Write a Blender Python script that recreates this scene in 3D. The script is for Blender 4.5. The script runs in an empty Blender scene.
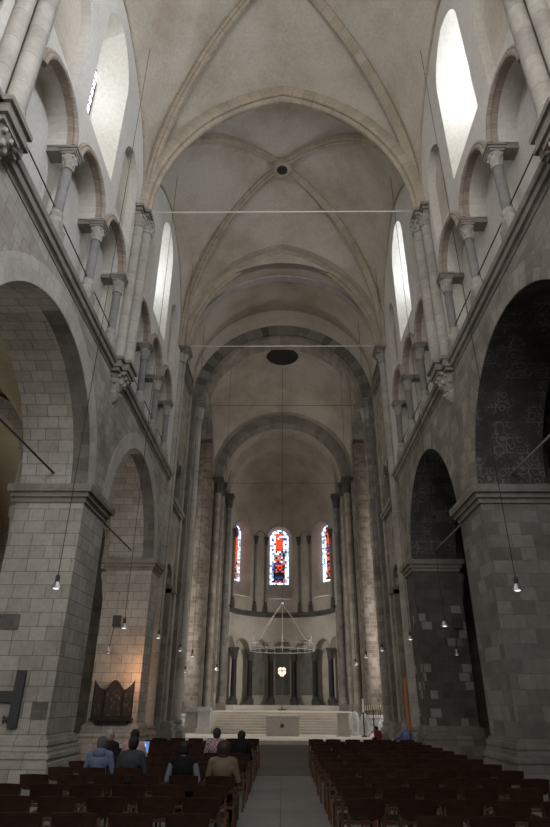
import bpy, bmesh, math, random
import numpy as np
from mathutils import Vector, Matrix
from mathutils.geometry import tessellate_polygon
random.seed(7)
PI = math.pi
S = 1.15                      # the building is laid out in units of 1.15 m
SC = bpy.context.scene
COL = SC.collection
sin, cos, sqrt = math.sin, math.cos, math.sqrt

# ------------------------------------------------------------------ materials
def nodes(name):
    m = bpy.data.materials.new(name); m.use_nodes = True
    nt = m.node_tree; b = nt.nodes['Principled BSDF']
    return m, nt, b
def N(nt, t, **k):
    n = nt.nodes.new(t)
    for a, v in k.items():
        if a in n.inputs: n.inputs[a].default_value = v
        else: setattr(n, a, v)
    return n
def c4(c): return (c[0], c[1], c[2], 1)
def plain(name, col, rough=.6, metal=0., emit=None, es=1.):
    m, nt, b = nodes(name)
    b.inputs['Base Color'].default_value = c4(col); b.inputs['Roughness'].default_value = rough
    b.inputs['Metallic'].default_value = metal
    b.inputs['Specular IOR Level'].default_value = .3
    if emit:
        b.inputs['Emission Color'].default_value = c4(emit); b.inputs['Emission Strength'].default_value = es
    return m
def mixc(nt, fac, a, b, mode='MIX'):
    n = nt.nodes.new('ShaderNodeMix'); n.data_type = 'RGBA'; n.blend_type = mode
    for sock, v in ((n.inputs[0], fac), (n.inputs[6], a), (n.inputs[7], b)):
        if hasattr(v, 'is_linked') or hasattr(v, 'links'): nt.links.new(v, sock)
        elif isinstance(v, (int, float)): sock.default_value = v
        else: sock.default_value = c4(v)
    return n.outputs[2]
def ramp(nt, src, stops):
    r = nt.nodes.new('ShaderNodeValToRGB'); nt.links.new(src, r.inputs[0])
    e = r.color_ramp.elements
    while len(e) < len(stops): e.new(.5)
    for x, (p, c) in zip(e, stops): x.position = p; x.color = c4(c) if not isinstance(c, (int, float)) else (c, c, c, 1)
    return r.outputs[0]
def weathered(nt, base, scale=.6, amt=.5, dark=(.35, .32, .28)):
    tc = N(nt, 'ShaderNodeTexCoord')
    geo = N(nt, 'ShaderNodeNewGeometry')
    n1 = N(nt, 'ShaderNodeTexNoise', Scale=scale, Detail=6., Roughness=.65)
    nt.links.new(geo.outputs['Position'], n1.inputs['Vector'])
    f = ramp(nt, n1.outputs['Fac'], [(.42, 0.), (.72, 1.)])
    k = N(nt, 'ShaderNodeMath', operation='MULTIPLY'); nt.links.new(f, k.inputs[0]); k.inputs[1].default_value = amt
    c = mixc(nt, k.outputs[0], base, dark, 'MULTIPLY')
    n2 = N(nt, 'ShaderNodeTexNoise', Scale=9., Detail=4.)
    nt.links.new(geo.outputs['Position'], n2.inputs['Vector'])
    g = ramp(nt, n2.outputs['Fac'], [(.3, .9), (.7, 1.06)])
    return mixc(nt, 1., c, g, 'MULTIPLY'), n2.outputs['Fac']
def masonry(name, c1, c2, mortar, bw=.62, bh=.36, ms=.012, amt=.5, bias=0., dark=(.4, .37, .33), bump=.35, scale=.6, rough=.9, third=None, off=.5):
    m, nt, b = nodes(name)
    uv = N(nt, 'ShaderNodeUVMap')
    br = N(nt, 'ShaderNodeTexBrick', offset=off, offset_frequency=2, squash=.72 if off else 1., squash_frequency=3)
    br.inputs['Scale'].default_value = 1.; br.inputs['Brick Width'].default_value = bw; br.inputs['Row Height'].default_value = bh
    br.inputs['Mortar Size'].default_value = ms; br.inputs['Mortar Smooth'].default_value = .4; br.inputs['Bias'].default_value = bias
    br.inputs['Color1'].default_value = c4(c1); br.inputs['Color2'].default_value = c4(c2); br.inputs['Mortar'].default_value = c4(mortar)
    nt.links.new(uv.outputs[0], br.inputs['Vector'])
    base = br.outputs['Color']
    if third:                                   # a few replaced blocks of another stone
        br2 = N(nt, 'ShaderNodeTexBrick', offset=.5, offset_frequency=2, squash=.72, squash_frequency=3)
        for k_ in ('Scale', 'Brick Width', 'Row Height', 'Mortar Size'): br2.inputs[k_].default_value = br.inputs[k_].default_value
        br2.inputs['Color1'].default_value = (0, 0, 0, 1); br2.inputs['Color2'].default_value = (1, 1, 1, 1); br2.inputs['Mortar'].default_value = (0, 0, 0, 1)
        mp = N(nt, 'ShaderNodeMapping'); mp.inputs['Location'].default_value = (bw * 40, bh * 24, 0)
        nt.links.new(uv.outputs[0], mp.inputs['Vector']); nt.links.new(mp.outputs[0], br2.inputs['Vector'])
        f = ramp(nt, br2.outputs['Color'], [(third[1], 0.), (third[1] + .02, 1.)])
        base = mixc(nt, f, base, third[0])
    col, fine = weathered(nt, base, scale, amt, dark)
    nt.links.new(col, b.inputs['Base Color']); b.inputs['Roughness'].default_value = rough
    b.inputs['Specular IOR Level'].default_value = .2
    bp = N(nt, 'ShaderNodeBump', Strength=bump, Distance=.02)
    h = N(nt, 'ShaderNodeMath', operation='MULTIPLY_ADD'); nt.links.new(br.outputs['Fac'], h.inputs[0]); h.inputs[1].default_value = -1.
    nt.links.new(fine, h.inputs[2]); nt.links.new(h.outputs[0], bp.inputs['Height']); nt.links.new(bp.outputs[0], b.inputs['Normal'])
    return m
def plaster(name, col, scale=.45, amt=.35, dark=(.55, .5, .44), bump=.15, rough=.9):
    m, nt, b = nodes(name)
    c, fine = weathered(nt, col, scale, amt, dark)
    nt.links.new(c, b.inputs['Base Color']); b.inputs['Roughness'].default_value = rough
    b.inputs['Specular IOR Level'].default_value = .2
    bp = N(nt, 'ShaderNodeBump', Strength=bump, Distance=.02); nt.links.new(fine, bp.inputs['Height']); nt.links.new(bp.outputs[0], b.inputs['Normal'])
    return m
def ornament(name, a, bcol):
    """painted rosette and scroll ornament on stone blocks"""
    m, nt, b = nodes(name)
    uv = N(nt, 'ShaderNodeUVMap')
    br = N(nt, 'ShaderNodeTexBrick', offset=.5); br.inputs['Scale'].default_value = 1.
    br.inputs['Brick Width'].default_value = .62; br.inputs['Row Height'].default_value = .46; br.inputs['Mortar Size'].default_value = .02
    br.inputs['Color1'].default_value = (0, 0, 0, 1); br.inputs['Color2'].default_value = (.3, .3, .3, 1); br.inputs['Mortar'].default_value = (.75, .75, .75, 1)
    nt.links.new(uv.outputs[0], br.inputs['Vector'])
    vo = N(nt, 'ShaderNodeTexVoronoi', Scale=3.1, Randomness=.6); nt.links.new(uv.outputs[0], vo.inputs['Vector'])
    s1 = N(nt, 'ShaderNodeMath', operation='MULTIPLY'); nt.links.new(vo.outputs['Distance'], s1.inputs[0]); s1.inputs[1].default_value = 22.
    s2 = N(nt, 'ShaderNodeMath', operation='SINE'); nt.links.new(s1.outputs[0], s2.inputs[0])
    r1 = ramp(nt, s2.outputs[0], [(.45, 0.), (.7, .8)])
    nz = N(nt, 'ShaderNodeTexNoise', Scale=1.1, Detail=5.); nt.links.new(uv.outputs[0], nz.inputs['Vector'])
    wear = ramp(nt, nz.outputs['Fac'], [(.40, 0.), (.58, 1.)])
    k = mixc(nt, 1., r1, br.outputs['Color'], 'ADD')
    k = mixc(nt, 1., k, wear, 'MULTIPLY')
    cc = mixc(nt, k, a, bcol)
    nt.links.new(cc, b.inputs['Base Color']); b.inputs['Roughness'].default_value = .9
    return m
def woodmat(name, col, dark, scale=6.):
    m, nt, b = nodes(name)
    tc = N(nt, 'ShaderNodeTexCoord'); mp = N(nt, 'ShaderNodeMapping'); mp.inputs['Scale'].default_value = (1, 6, 6)
    nt.links.new(tc.outputs['Object'], mp.inputs['Vector'])
    nz = N(nt, 'ShaderNodeTexNoise', Scale=scale, Detail=5.); nt.links.new(mp.outputs[0], nz.inputs['Vector'])
    oi = N(nt, 'ShaderNodeObjectInfo')
    c = ramp(nt, nz.outputs['Fac'], [(.35, dark), (.65, col)])
    v = ramp(nt, oi.outputs['Random'], [(0., .8), (1., 1.15)])
    c = mixc(nt, 1., c, v, 'MULTIPLY')
    nt.links.new(c, b.inputs['Base Color']); b.inputs['Roughness'].default_value = .45
    b.inputs['Specular IOR Level'].default_value = .3
    return m

MT = {}
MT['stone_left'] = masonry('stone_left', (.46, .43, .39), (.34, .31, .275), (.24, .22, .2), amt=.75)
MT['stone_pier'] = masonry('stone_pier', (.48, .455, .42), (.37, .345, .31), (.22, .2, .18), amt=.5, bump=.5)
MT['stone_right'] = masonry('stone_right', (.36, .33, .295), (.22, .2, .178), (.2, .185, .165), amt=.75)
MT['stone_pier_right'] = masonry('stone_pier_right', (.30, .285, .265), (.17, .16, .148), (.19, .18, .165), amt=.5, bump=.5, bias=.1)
MT['stone_sooty'] = masonry('stone_sooty', (.13, .12, .112), (.085, .08, .075), (.12, .112, .105), bw=.44, bh=.33, amt=.5, third=((.30, .29, .275), .885))
MT['stone_nave'] = masonry('stone_nave', (.50, .47, .43), (.42, .395, .355), (.33, .31, .28), bw=.9, bh=.42, amt=.4, ms=.008, bump=.2)
MT['stone_crossing'] = masonry('stone_crossing', (.36, .325, .28), (.24, .215, .185), (.3, .275, .24), bw=.6, bh=.36, amt=.6, bump=.4)
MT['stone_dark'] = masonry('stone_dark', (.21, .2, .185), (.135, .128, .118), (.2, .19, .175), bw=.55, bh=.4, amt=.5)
MT['voussoir'] = masonry('voussoir', (.25, .24, .21), (.09, .086, .075), (.27, .255, .22), bw=2.2, bh=.52, amt=.4, bump=.3)
MT['voussoir_grey'] = masonry('voussoir_grey', (.26, .245, .22), (.17, .16, .145), (.3, .28, .25), bw=2.2, bh=.52, amt=.4, bump=.3)
MT['brick'] = masonry('brick', (.20, .155, .125), (.15, .12, .1), (.27, .245, .215), bw=.5, bh=.28, amt=.6, bump=.4, third=((.23, .205, .18), .55))
MT['plaster'] = plaster('plaster', (.52, .475, .405), scale=.32, amt=.85, dark=(.62, .55, .46))
MT['plaster_wall'] = plaster('plaster_wall', (.60, .575, .53), amt=.3)
MT['plaster_apse'] = plaster('plaster_apse', (.45, .415, .36), scale=.35, amt=.8)
MT['plaster_reveal'] = plaster('plaster_reveal', (.72, .69, .62), amt=.35, dark=(.75, .7, .6))
MT['plaster_aisle'] = plaster('plaster_aisle', (.46, .41, .29), amt=.4)
MT['rib'] = masonry('rib', (.47, .405, .315), (.40, .345, .27), (.28, .24, .19), bw=9., bh=.55, amt=.4, bump=.2)
MT['arch_brick'] = masonry('arch_brick', (.37, .315, .26), (.29, .245, .20), (.42, .385, .34), bw=9., bh=.2, amt=.4, bump=.4)
MT['basalt'] = plaster('basalt', (.235, .23, .225), scale=1.5, amt=.6, dark=(.5, .5, .5), rough=.6)
MT['basalt_dark'] = plaster('basalt_dark', (.028, .027, .026), scale=1.5, amt=.5, rough=.55)
MT['shaft'] = masonry('shaft', (.43, .405, .365), (.35, .33, .3), (.27, .25, .23), bw=9., bh=.95, amt=.6, bump=.2)
MT['carved'] = plaster('carved', (.37, .35, .32), scale=2., amt=.6, dark=(.4, .38, .35))
MT['carved_dark'] = plaster('carved_dark', (.09, .086, .082), scale=2., amt=.6)
MT['mould'] = plaster('mould', (.27, .25, .225), scale=1.2, amt=.7, dark=(.45, .43, .4))
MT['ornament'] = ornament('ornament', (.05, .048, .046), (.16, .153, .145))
MT['floor_dark'] = masonry('floor_dark', (.15, .135, .118), (.125, .112, .098), (.085, .078, .07), bw=2.5, bh=.4, ms=.012, amt=.4, bump=.1, rough=.6)
MT['floor'] = masonry('floor_slabs', (.25, .245, .236), (.205, .2, .195), (.10, .1, .098), bw=1.5, bh=1.6, off=0., ms=.012, amt=.45, bump=.1, rough=.55)
MT['steps'] = plaster('steps', (.62, .58, .52), scale=.8, amt=.35)
MT['altar'] = plaster('altar', (.52, .49, .45), scale=1.2, amt=.2, bump=.05)
MT['chair'] = woodmat('chair_wood', (.043, .018, .011), (.025, .0105, .007))
MT['chairleg'] = woodmat('chair_leg_wood', (.115, .056, .033), (.07, .034, .02))
MT['panelwood'] = woodmat('panel_wood', (.5, .2, .06), (.36, .13, .04), 2.)
MT['darkwood'] = woodmat('dark_wood', (.03, .02, .014), (.014, .01, .008))
MT['iron'] = plain('iron', (.06, .06, .063), .6, .2)
MT['cable'] = plain('cable', (.03, .03, .03), .6)
MT['rod'] = plain('rod', (.36, .35, .33), .5, .3)
MT['rod_pale'] = plain('rod_pale', (.8, .78, .72), .5)
MT['alu'] = plain('aluminium', (.7, .7, .7), .3, .8)
MT['lampglow'] = plain('lamp_glow', (.9, .9, .9), .4, 0, (1, .97, .92), 1.2)
MT['gold'] = plain('gold', (.75, .5, .18), .35, .7)
MT['wax'] = plain('wax', (.85, .72, .48), .5, 0)
MT['wax_white'] = plain('wax_white', (.85, .85, .82), .5)
MT['flame'] = plain('flame', (1, .6, .2), .5, 0, (1, .42, .08), 14)
MT['pale'] = plaster('pale_stone', (.55, .56, .55), scale=2., amt=.3)
MT['lead'] = plain('lead', (.015, .015, .017), .6)
MT['lantern'] = plain('lantern_glass', (.9, .8, .62), .4, 0, (1, .84, .6), .55)
def glassmat(name, col, s): return plain(name, tuple(.5 * c for c in col), .3, 0, col, s)
GL = [glassmat('glass_white', (.82, .9, 1), 2.), glassmat('glass_red', (1, .10, .035), 1.05), glassmat('glass_blue', (.03, .07, .33), .8),
      glassmat('glass_paleblue', (.35, .5, .78), .9), glassmat('glass_dark', (.02, .015, .03), .3), glassmat('glass_orange', (1, .2, .06), 1.1), glassmat('glass_green', (.3, .5, .45), .7)]
def painting():
    m, nt, b = nodes('old_painting'); tc = N(nt, 'ShaderNodeTexCoord'); vo = N(nt, 'ShaderNodeTexVoronoi', Scale=5.); mp = N(nt, 'ShaderNodeMapping'); mp.inputs['Scale'].default_value = (1.6, 1, .8)
    nt.links.new(tc.outputs['Object'], mp.inputs[0]); nt.links.new(mp.outputs[0], vo.inputs['Vector'])
    f = ramp(nt, vo.outputs['Distance'], [(.2, 1.), (.42, 0.)])
    nz = N(nt, 'ShaderNodeTexNoise', Scale=14., Detail=4.); nt.links.new(tc.outputs['Object'], nz.inputs['Vector'])
    c2 = ramp(nt, nz.outputs['Fac'], [(.4, (.06, .02, .014)), (.55, (.08, .045, .024)), (.66, (.16, .11, .07))])
    nt.links.new(mixc(nt, f, (.018, .014, .012), c2), b.inputs['Base Color']); b.inputs['Roughness'].default_value = .5
    return m
MT['painting'] = painting()
def skyglass():
    m = bpy.data.materials.new('window_glass'); m.use_nodes = True; nt = m.node_tree; nt.nodes.clear()
    o = N(nt, 'ShaderNodeOutputMaterial'); t = N(nt, 'ShaderNodeBsdfTransparent'); t.inputs[0].default_value = (.93, .95, 1, 1)
    g = N(nt, 'ShaderNodeBsdfGlossy'); g.inputs['Roughness'].default_value = .1
    mx = N(nt, 'ShaderNodeMixShader'); mx.inputs[0].default_value = .05
    nt.links.new(t.outputs[0], mx.inputs[1]); nt.links.new(g.outputs[0], mx.inputs[2])
    em = N(nt, 'ShaderNodeEmission', Strength=.8); ad = N(nt, 'ShaderNodeAddShader'); nt.links.new(mx.outputs[0], ad.inputs[0]); nt.links.new(em.outputs[0], ad.inputs[1]); nt.links.new(ad.outputs[0], o.inputs[0])
    return m
MT['skyglass'] = skyglass()

# ------------------------------------------------------------------ mesh builder
class MB:
    def __init__(s): s.v = []; s.f = []; s.uv = []; s.m = []
    def add(s, vs, fs, uvs=None, mat=0):
        o = len(s.v); s.v += [tuple(p) for p in vs]
        for i, f in enumerate(fs):
            s.f.append([o + k for k in f]); s.uv.append(uvs[i] if uvs else None); s.m.append(mat)
        return s
    def box(s, x0, x1, y0, y1, z0, z1, mat=0):
        v = [(x, y, z) for z in (z0, z1) for y in (y0, y1) for x in (x0, x1)]
        return s.add(v, [(0, 2, 3, 1), (4, 5, 7, 6), (0, 1, 5, 4), (2, 6, 7, 3), (0, 4, 6, 2), (1, 3, 7, 5)], None, mat)
    def lathe(s, cx, cy, prof, n=16, a0=0., a1=2 * PI, mat=0):
        full = abs(a1 - a0 - 2 * PI) < 1e-6
        k = n if full else n + 1
        v = [(cx + r * cos(a0 + (a1 - a0) * i / n), cy + r * sin(a0 + (a1 - a0) * i / n), z) for r, z in prof for i in range(k)]
        f = []; u = []; L = 0.
        for j in range(len(prof) - 1):
            dl = math.dist(prof[j], prof[j + 1])
            rr = max(p[0] for p in prof)
            for i in range(n):
                i2 = (i + 1) % k
                f.append((j * k + i, j * k + i2, (j + 1) * k + i2, (j + 1) * k + i))
                a, b = rr * (a1 - a0) * i / n * S, rr * (a1 - a0) * (i + 1) / n * S
                u.append([(a, L * S), (b, L * S), (b, (L + dl) * S), (a, (L + dl) * S)])
            L += dl
        s.add(v, f, u, mat)
        if full:
            o = len(s.v) - len(v)
            for j in (0, len(prof) - 1):
                if prof[j][0] > 1e-4: s.f.append([o + j * k + i for i in range(k)]); s.uv.append(None); s.m.append(mat)
        return s
    def sweep(s, path, prof, side, mat=0, cap=True, flip=1):
        """profile (a, b): a along side, b along the in-plane normal of the path"""
        side = Vector(side).normalized(); P = [Vector(p) for p in path]; n = len(P); k = len(prof)
        v = []; L = [0.]
        for i in range(n):
            t = (P[min(i + 1, n - 1)] - P[max(i - 1, 0)]).normalized()
            nn = side.cross(t).normalized() * flip
            sd = t.cross(nn).normalized() * flip if abs(side.dot(t)) > 1e-3 else side
            for a, b in prof: v.append(P[i] + sd * a + nn * b)
            if i: L.append(L[-1] + (P[i] - P[i - 1]).length)
        f = []; u = []
        for i in range(n - 1):
            for j in range(k):
                j2 = (j + 1) % k
                f.append((i * k + j, i * k + j2, (i + 1) * k + j2, (i + 1) * k + j))
                u.append([(j * .1, L[i] * S), (j * .1 + .1, L[i] * S), (j * .1 + .1, L[i + 1] * S), (j * .1, L[i + 1] * S)])
        s.add(v, f, u, mat)
        if cap:
            o = len(s.v) - len(v)
            s.f += [[o + j for j in range(k)], [o + (n - 1) * k + j for j in range(k)]]; s.uv += [None, None]; s.m += [mat, mat]
        return s
    def prism(s, loops, axis, d0, d1, mat=0, nosides=(), mat_sides=None):
        """polygon with holes in the plane across `axis`, extruded from d0 to d1; axis x: (y,z) loops, y: (x,z), z: (x,y)"""
        def p3(p, d): return {'x': (d, p[0], p[1]), 'y': (p[0], d, p[1]), 'z': (p[0], p[1], d)}[axis]
        flat = [p for L in loops for p in L]
        tris = tessellate_polygon([[Vector((p[0], p[1], 0)) for p in L] for L in loops])
        n = len(flat)
        v = [p3(p, d0) for p in flat] + [p3(p, d1) for p in flat]
        s.add(v, [tuple(t) for t in tris] + [tuple(n + i for i in reversed(t)) for t in tris], None, mat)
        o = 0
        ms = mat if mat_sides is None else mat_sides
        for li, L in enumerate(loops):
            if li not in nosides:
                acc = L[0][1]
                vs = []; fs = []; us = []
                for i in range(len(L)):
                    a, b = L[i], L[(i + 1) % len(L)]; l = math.dist(a, b)
                    q = len(vs); vs += [p3(a, d0), p3(b, d0), p3(b, d1), p3(a, d1)]; fs.append((q, q + 1, q + 2, q + 3))
                    D = abs(d1 - d0)
                    us.append([(0, acc * S), (0, (acc + l) * S), (D * S, (acc + l) * S), (D * S, acc * S)]); acc += l
                s.add(vs, fs, us, ms)
            o += len(L)
        return s
    def loft(s, A, B, mat=0, close=False):
        n = len(A); fs = []; us = []; acc = 0.
        for i in range(n if close else n - 1):
            j = (i + 1) % n; l = math.dist(A[i], A[j]); w = math.dist(A[i], B[i])
            fs.append((i, j, n + j, n + i)); us.append([(0, acc * S), (0, (acc + l) * S), (w * S, (acc + l) * S), (w * S, acc * S)]); acc += l
        return s.add(list(A) + list(B), fs, us, mat)
    def grid(s, fn, nu, nv, mat=0, uvs=1.):
        v = [fn(i / nu, j / nv) for j in range(nv + 1) for i in range(nu + 1)]
        f = [(j * (nu + 1) + i, j * (nu + 1) + i + 1, (j + 1) * (nu + 1) + i + 1, (j + 1) * (nu + 1) + i) for j in range(nv) for i in range(nu)]
        return s.add(v, f, None, mat)
    def ball(s, c, r, n=10, m=7, mat=0, rot=None):
        if not hasattr(r, '__len__'): r = (r, r, r)
        v = []; 
        for j in range(m + 1):
            th = PI * j / m
            for i in range(n):
                p = Vector((r[0] * sin(th) * cos(2 * PI * i / n), r[1] * sin(th) * sin(2 * PI * i / n), r[2] * cos(th)))
                if rot: p = rot @ p
                v.append(p + Vector(c))
        f = [(j * n + i, j * n + (i + 1) % n, (j + 1) * n + (i + 1) % n, (j + 1) * n + i) for j in range(m) for i in range(n)]
        return s.add(v, f, None, mat)
    def tube(s, path, r, n=8, mat=0):
        """round tube with a radius for each point and rounded ends"""
        P = [Vector(p) for p in path]; k = len(P)
        R = r if hasattr(r, '__len__') else [r] * k
        t0 = (P[1] - P[0]).normalized(); up = Vector((0, 0, 1)) if abs(t0.z) < .9 else Vector((1, 0, 0))
        x = t0.cross(up).normalized(); rings = []
        for i in range(k):
            t = (P[min(i + 1, k - 1)] - P[max(i - 1, 0)]).normalized()
            x = (x - t * x.dot(t)).normalized(); y = t.cross(x)
            if i == 0:
                for q in (.15, .6): rings.append((P[0] - t * R[0] * sqrt(1 - q * q), R[0] * q, x, y))
            rings.append((P[i], R[i], x, y))
            if i == k - 1:
                for q in (.6, .15): rings.append((P[i] + t * R[i] * sqrt(1 - q * q), R[i] * q, x, y))
        v = [c + (a * cos(2 * PI * j / n) + b * sin(2 * PI * j / n)) * rr for c, rr, a, b in rings for j in range(n)]
        m = len(rings)
        f = [(i * n + j, i * n + (j + 1) % n, (i + 1) * n + (j + 1) % n, (i + 1) * n + j) for i in range(m - 1) for j in range(n)]
        s.add(v, f + [tuple(range(n)), tuple((m - 1) * n + j for j in range(n))], None, mat)
        return s
    def build(s, name, mats, origin=(0, 0, 0), parent=None, smooth=True, sc=S, angle=35, loc=None):
        if not isinstance(mats, (list, tuple)): mats = [mats]
        ox, oy, oz = origin
        me = bpy.data.meshes.new(name)
        W_ = [(x * sc, y * sc, z * sc) for x, y, z in s.v]
        me.from_pydata([((x - ox * sc), (y - oy * sc), (z - oz * sc)) for x, y, z in W_], [], s.f)
        uvl = me.uv_layers.new(name='UVMap'); 
        for p in me.polygons:
            u = s.uv[p.index]
            if u is None:
                n = p.normal; ax = max(range(3), key=lambda i: abs(n[i]))
                a, b = ((1, 2), (0, 2), (0, 1))[ax]
                for li in p.loop_indices:
                    q = W_[me.loops[li].vertex_index]; uvl.data[li].uv = (q[a], q[b])
            else:
                for li, q in zip(p.loop_indices, u): uvl.data[li].uv = q
            p.material_index = s.m[p.index]
        bm = bmesh.new(); bm.from_mesh(me); bmesh.ops.recalc_face_normals(bm, faces=bm.faces); bm.to_mesh(me); bm.free()
        for m in mats: me.materials.append(MT[m] if isinstance(m, str) else m)
        if smooth:
            me.polygons.foreach_set('use_smooth', [True] * len(me.polygons)); me.set_sharp_from_angle(angle=math.radians(angle))
        o = bpy.data.objects.new(name, me); COL.objects.link(o)
        if parent is not None: o.parent = parent
        else: o.location = loc if loc is not None else (ox * sc, oy * sc, oz * sc)
        return o
def tag(o, label, cat, group=None):
    o['label'] = label; o['category'] = cat
    if group: o['group'] = group
    return o
def struct(o): o['kind'] = 'structure'; return o
def thing(name, label, cat, loc=(0, 0, 0), rz=0., group=None, sc=S):
    o = bpy.data.objects.new(name, None); COL.objects.link(o); o.empty_display_size = .1
    o.location = [c * sc for c in loc]; o.rotation_euler = (0, 0, rz)
    return tag(o, label, cat, group)
def lin(a, b, n): return [a + (b - a) * i / n for i in range(n + 1)]
def arc(cx, cz, r, a0, a1, n): return [(cx + r * cos(a), cz + r * sin(a)) for a in lin(a0, a1, n)]
SIDE = {-1: 'left', 1: 'right'}
NEAR = {0: 'nearest', 1: 'nearer', 2: 'farther'}
ORD = ['first', 'second', 'third', 'fourth', 'fifth', 'sixth', 'seventh', 'eighth', 'ninth', 'tenth', 'eleventh', 'twelfth', 'thirteenth', 'fourteenth']

# ------------------------------------------------------------------ plan of the church
W = 5.05; TH = 1.75; AO = 11.5
PC = [-2.0, 6.45, 14.9, 23.35]; YB = [2.225, 10.675, 19.125]; HP = .925
Y3 = 28.0                                   # west face of the crossing arch
YC = 34.6                                   # middle of the crossing
ZS = 16.5

# floor
m = MB(); m.box(-12, 12, -3.2, 48, -.3, 0)
struct(m.build('floor', 'floor'))
m = MB(); m.box(-1.02, 1.1, 16.35, 27.4, 0, .012); struct(m.build('floor_dark_zone', 'floor_dark', smooth=False))  # thin sheet of darker, warmer tone over the far aisle floor
# ---- nave arcade walls, between pier imposts and the string course
for sg in (-1, 1):
    nm = SIDE[sg]
    m = MB()
    pts = [(-3.2, 0), (7.375, 0)] + arc(10.675, 6.25, 3.3, PI, 0, 40) + arc(19.125, 6.25, 3.3, PI, 0, 40) + [(24.35, 6.25)]
    xa, xb = sg * W, sg * (W + TH)
    m.loft([(xa, y, z) for y, z in pts], [(xa, y, 10.5) for y, z in pts]); m.loft([(xb, y, z) for y, z in pts], [(xb, y, 10.5) for y, z in pts])
    for u_ in range(len(m.uv)): m.uv[u_] = None
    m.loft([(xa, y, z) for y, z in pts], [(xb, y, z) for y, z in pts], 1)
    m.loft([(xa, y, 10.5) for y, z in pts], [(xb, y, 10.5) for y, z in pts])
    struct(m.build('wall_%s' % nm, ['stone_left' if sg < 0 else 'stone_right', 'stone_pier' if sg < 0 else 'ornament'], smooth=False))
    # voussoir rings flush with the wall face
    for k, yc in enumerate(YB[1:]):
        m = MB()
        a = arc(yc, 6.25, 3.31, 0, PI, 40); b = arc(yc, 6.25, 3.86, 0, PI, 40)
        A = [(sg * (W - .012), y, z) for y, z in a]; B = [(sg * (W - .012), y, z) for y, z in b]
        m.loft(A, B); A2 = [(sg * (W + .05), y, z) for y, z in a]; B2 = [(sg * (W + .05), y, z) for y, z in b]
        m.loft(A, A2); m.loft(B, B2)
        struct(m.build('trim_arch_face', 'stone_nave' if sg < 0 else 'stone_right', smooth=False))
        if sg < 0:
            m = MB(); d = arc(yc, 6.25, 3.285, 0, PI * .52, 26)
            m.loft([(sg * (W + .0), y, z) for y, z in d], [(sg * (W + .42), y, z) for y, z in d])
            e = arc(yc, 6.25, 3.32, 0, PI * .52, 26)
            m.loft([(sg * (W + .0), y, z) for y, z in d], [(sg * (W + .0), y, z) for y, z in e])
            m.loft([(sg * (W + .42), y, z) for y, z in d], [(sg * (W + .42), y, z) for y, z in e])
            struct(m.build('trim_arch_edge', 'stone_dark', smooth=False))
# ---- piers
def impost_loops(m, x0, x1, y0, y1, z, dz, outs, mat=0):
    n = len(outs)
    for i, o in enumerate(outs):
        m.box(x0 - o, x1 + o, y0 - o, y1 + o, z + dz * i / n, z + dz * (i + 1) / n, mat)
plab = {(-1, 1): 'broad pale stone pier on the left, nearest, with a dark iron cross',
        (-1, 2): 'pale stone pier on the left behind the winged altarpiece',
        (1, 1): 'broad grey stone pier on the right, nearest to the chairs',
        (1, 2): 'sooty dark stone pier on the right with scattered light blocks'}
for sg in (-1, 1):
    for k in (1, 2):
        y0, y1 = (PC[k + 1] - HP, PC[k + 1] + HP) if k == 1 else (22.425, 24.35)
        xa, xb = sorted((sg * W, sg * (W + TH)))
        org = (sg * (W + TH / 2), (y0 + y1) / 2, 0)
        t = thing('stone_pier', plab[sg, k], 'pier', org)
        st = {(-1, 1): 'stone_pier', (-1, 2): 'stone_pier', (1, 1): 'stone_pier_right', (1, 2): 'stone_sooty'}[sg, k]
        m = MB(); m.box(xa, xb, y0, y1, 0, 6.25); m.build('pier_body', st, org, t, False)
        m = MB()
        for (z0, z1, o) in ((0, .42, .2), (.42, .5, .16), (.5, .58, .19), (.58, .68, .13), (.68, .74, .09), (.74, .84, .11), (.84, .9, .05)):
            m.box(xa - o, xb + o, y0 - o, y1 + o, z0, z1)
        m.build('pier_base', 'stone_pier' if sg < 0 else 'stone_pier_right', org, t, False)
        m = MB(); impost_loops(m, xa, xb, y0, y1, 6.12, .44, [.05, .05, .12, .12, .2, .21, .21])
        m.build('impost', 'mould', org, t, False)
        if (sg, k) == (-1, 1):
            for (a_, b_, c_, d_) in ((-5.46, -5.1, 1.22, 1.56), (-6.6, -6.1, 3.05, 3.4)):
                m = MB(); m.box(a_, b_, y0 - .012, y0 + .02, c_, d_); m.build('dark_stone_block', 'stone_dark', org, t, False)
        m = MB(); xc = sg * (W + TH)
        m.lathe(xc + sg * .0, y0 + .02 + HP * .4, [(.02, 5.0), (.12, 5.1), (.2, 5.4), (.24, 5.75), (.3, 5.9), (.3, 6.1)], 14)
        m.build('corbel', 'carved', org, t)
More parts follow.
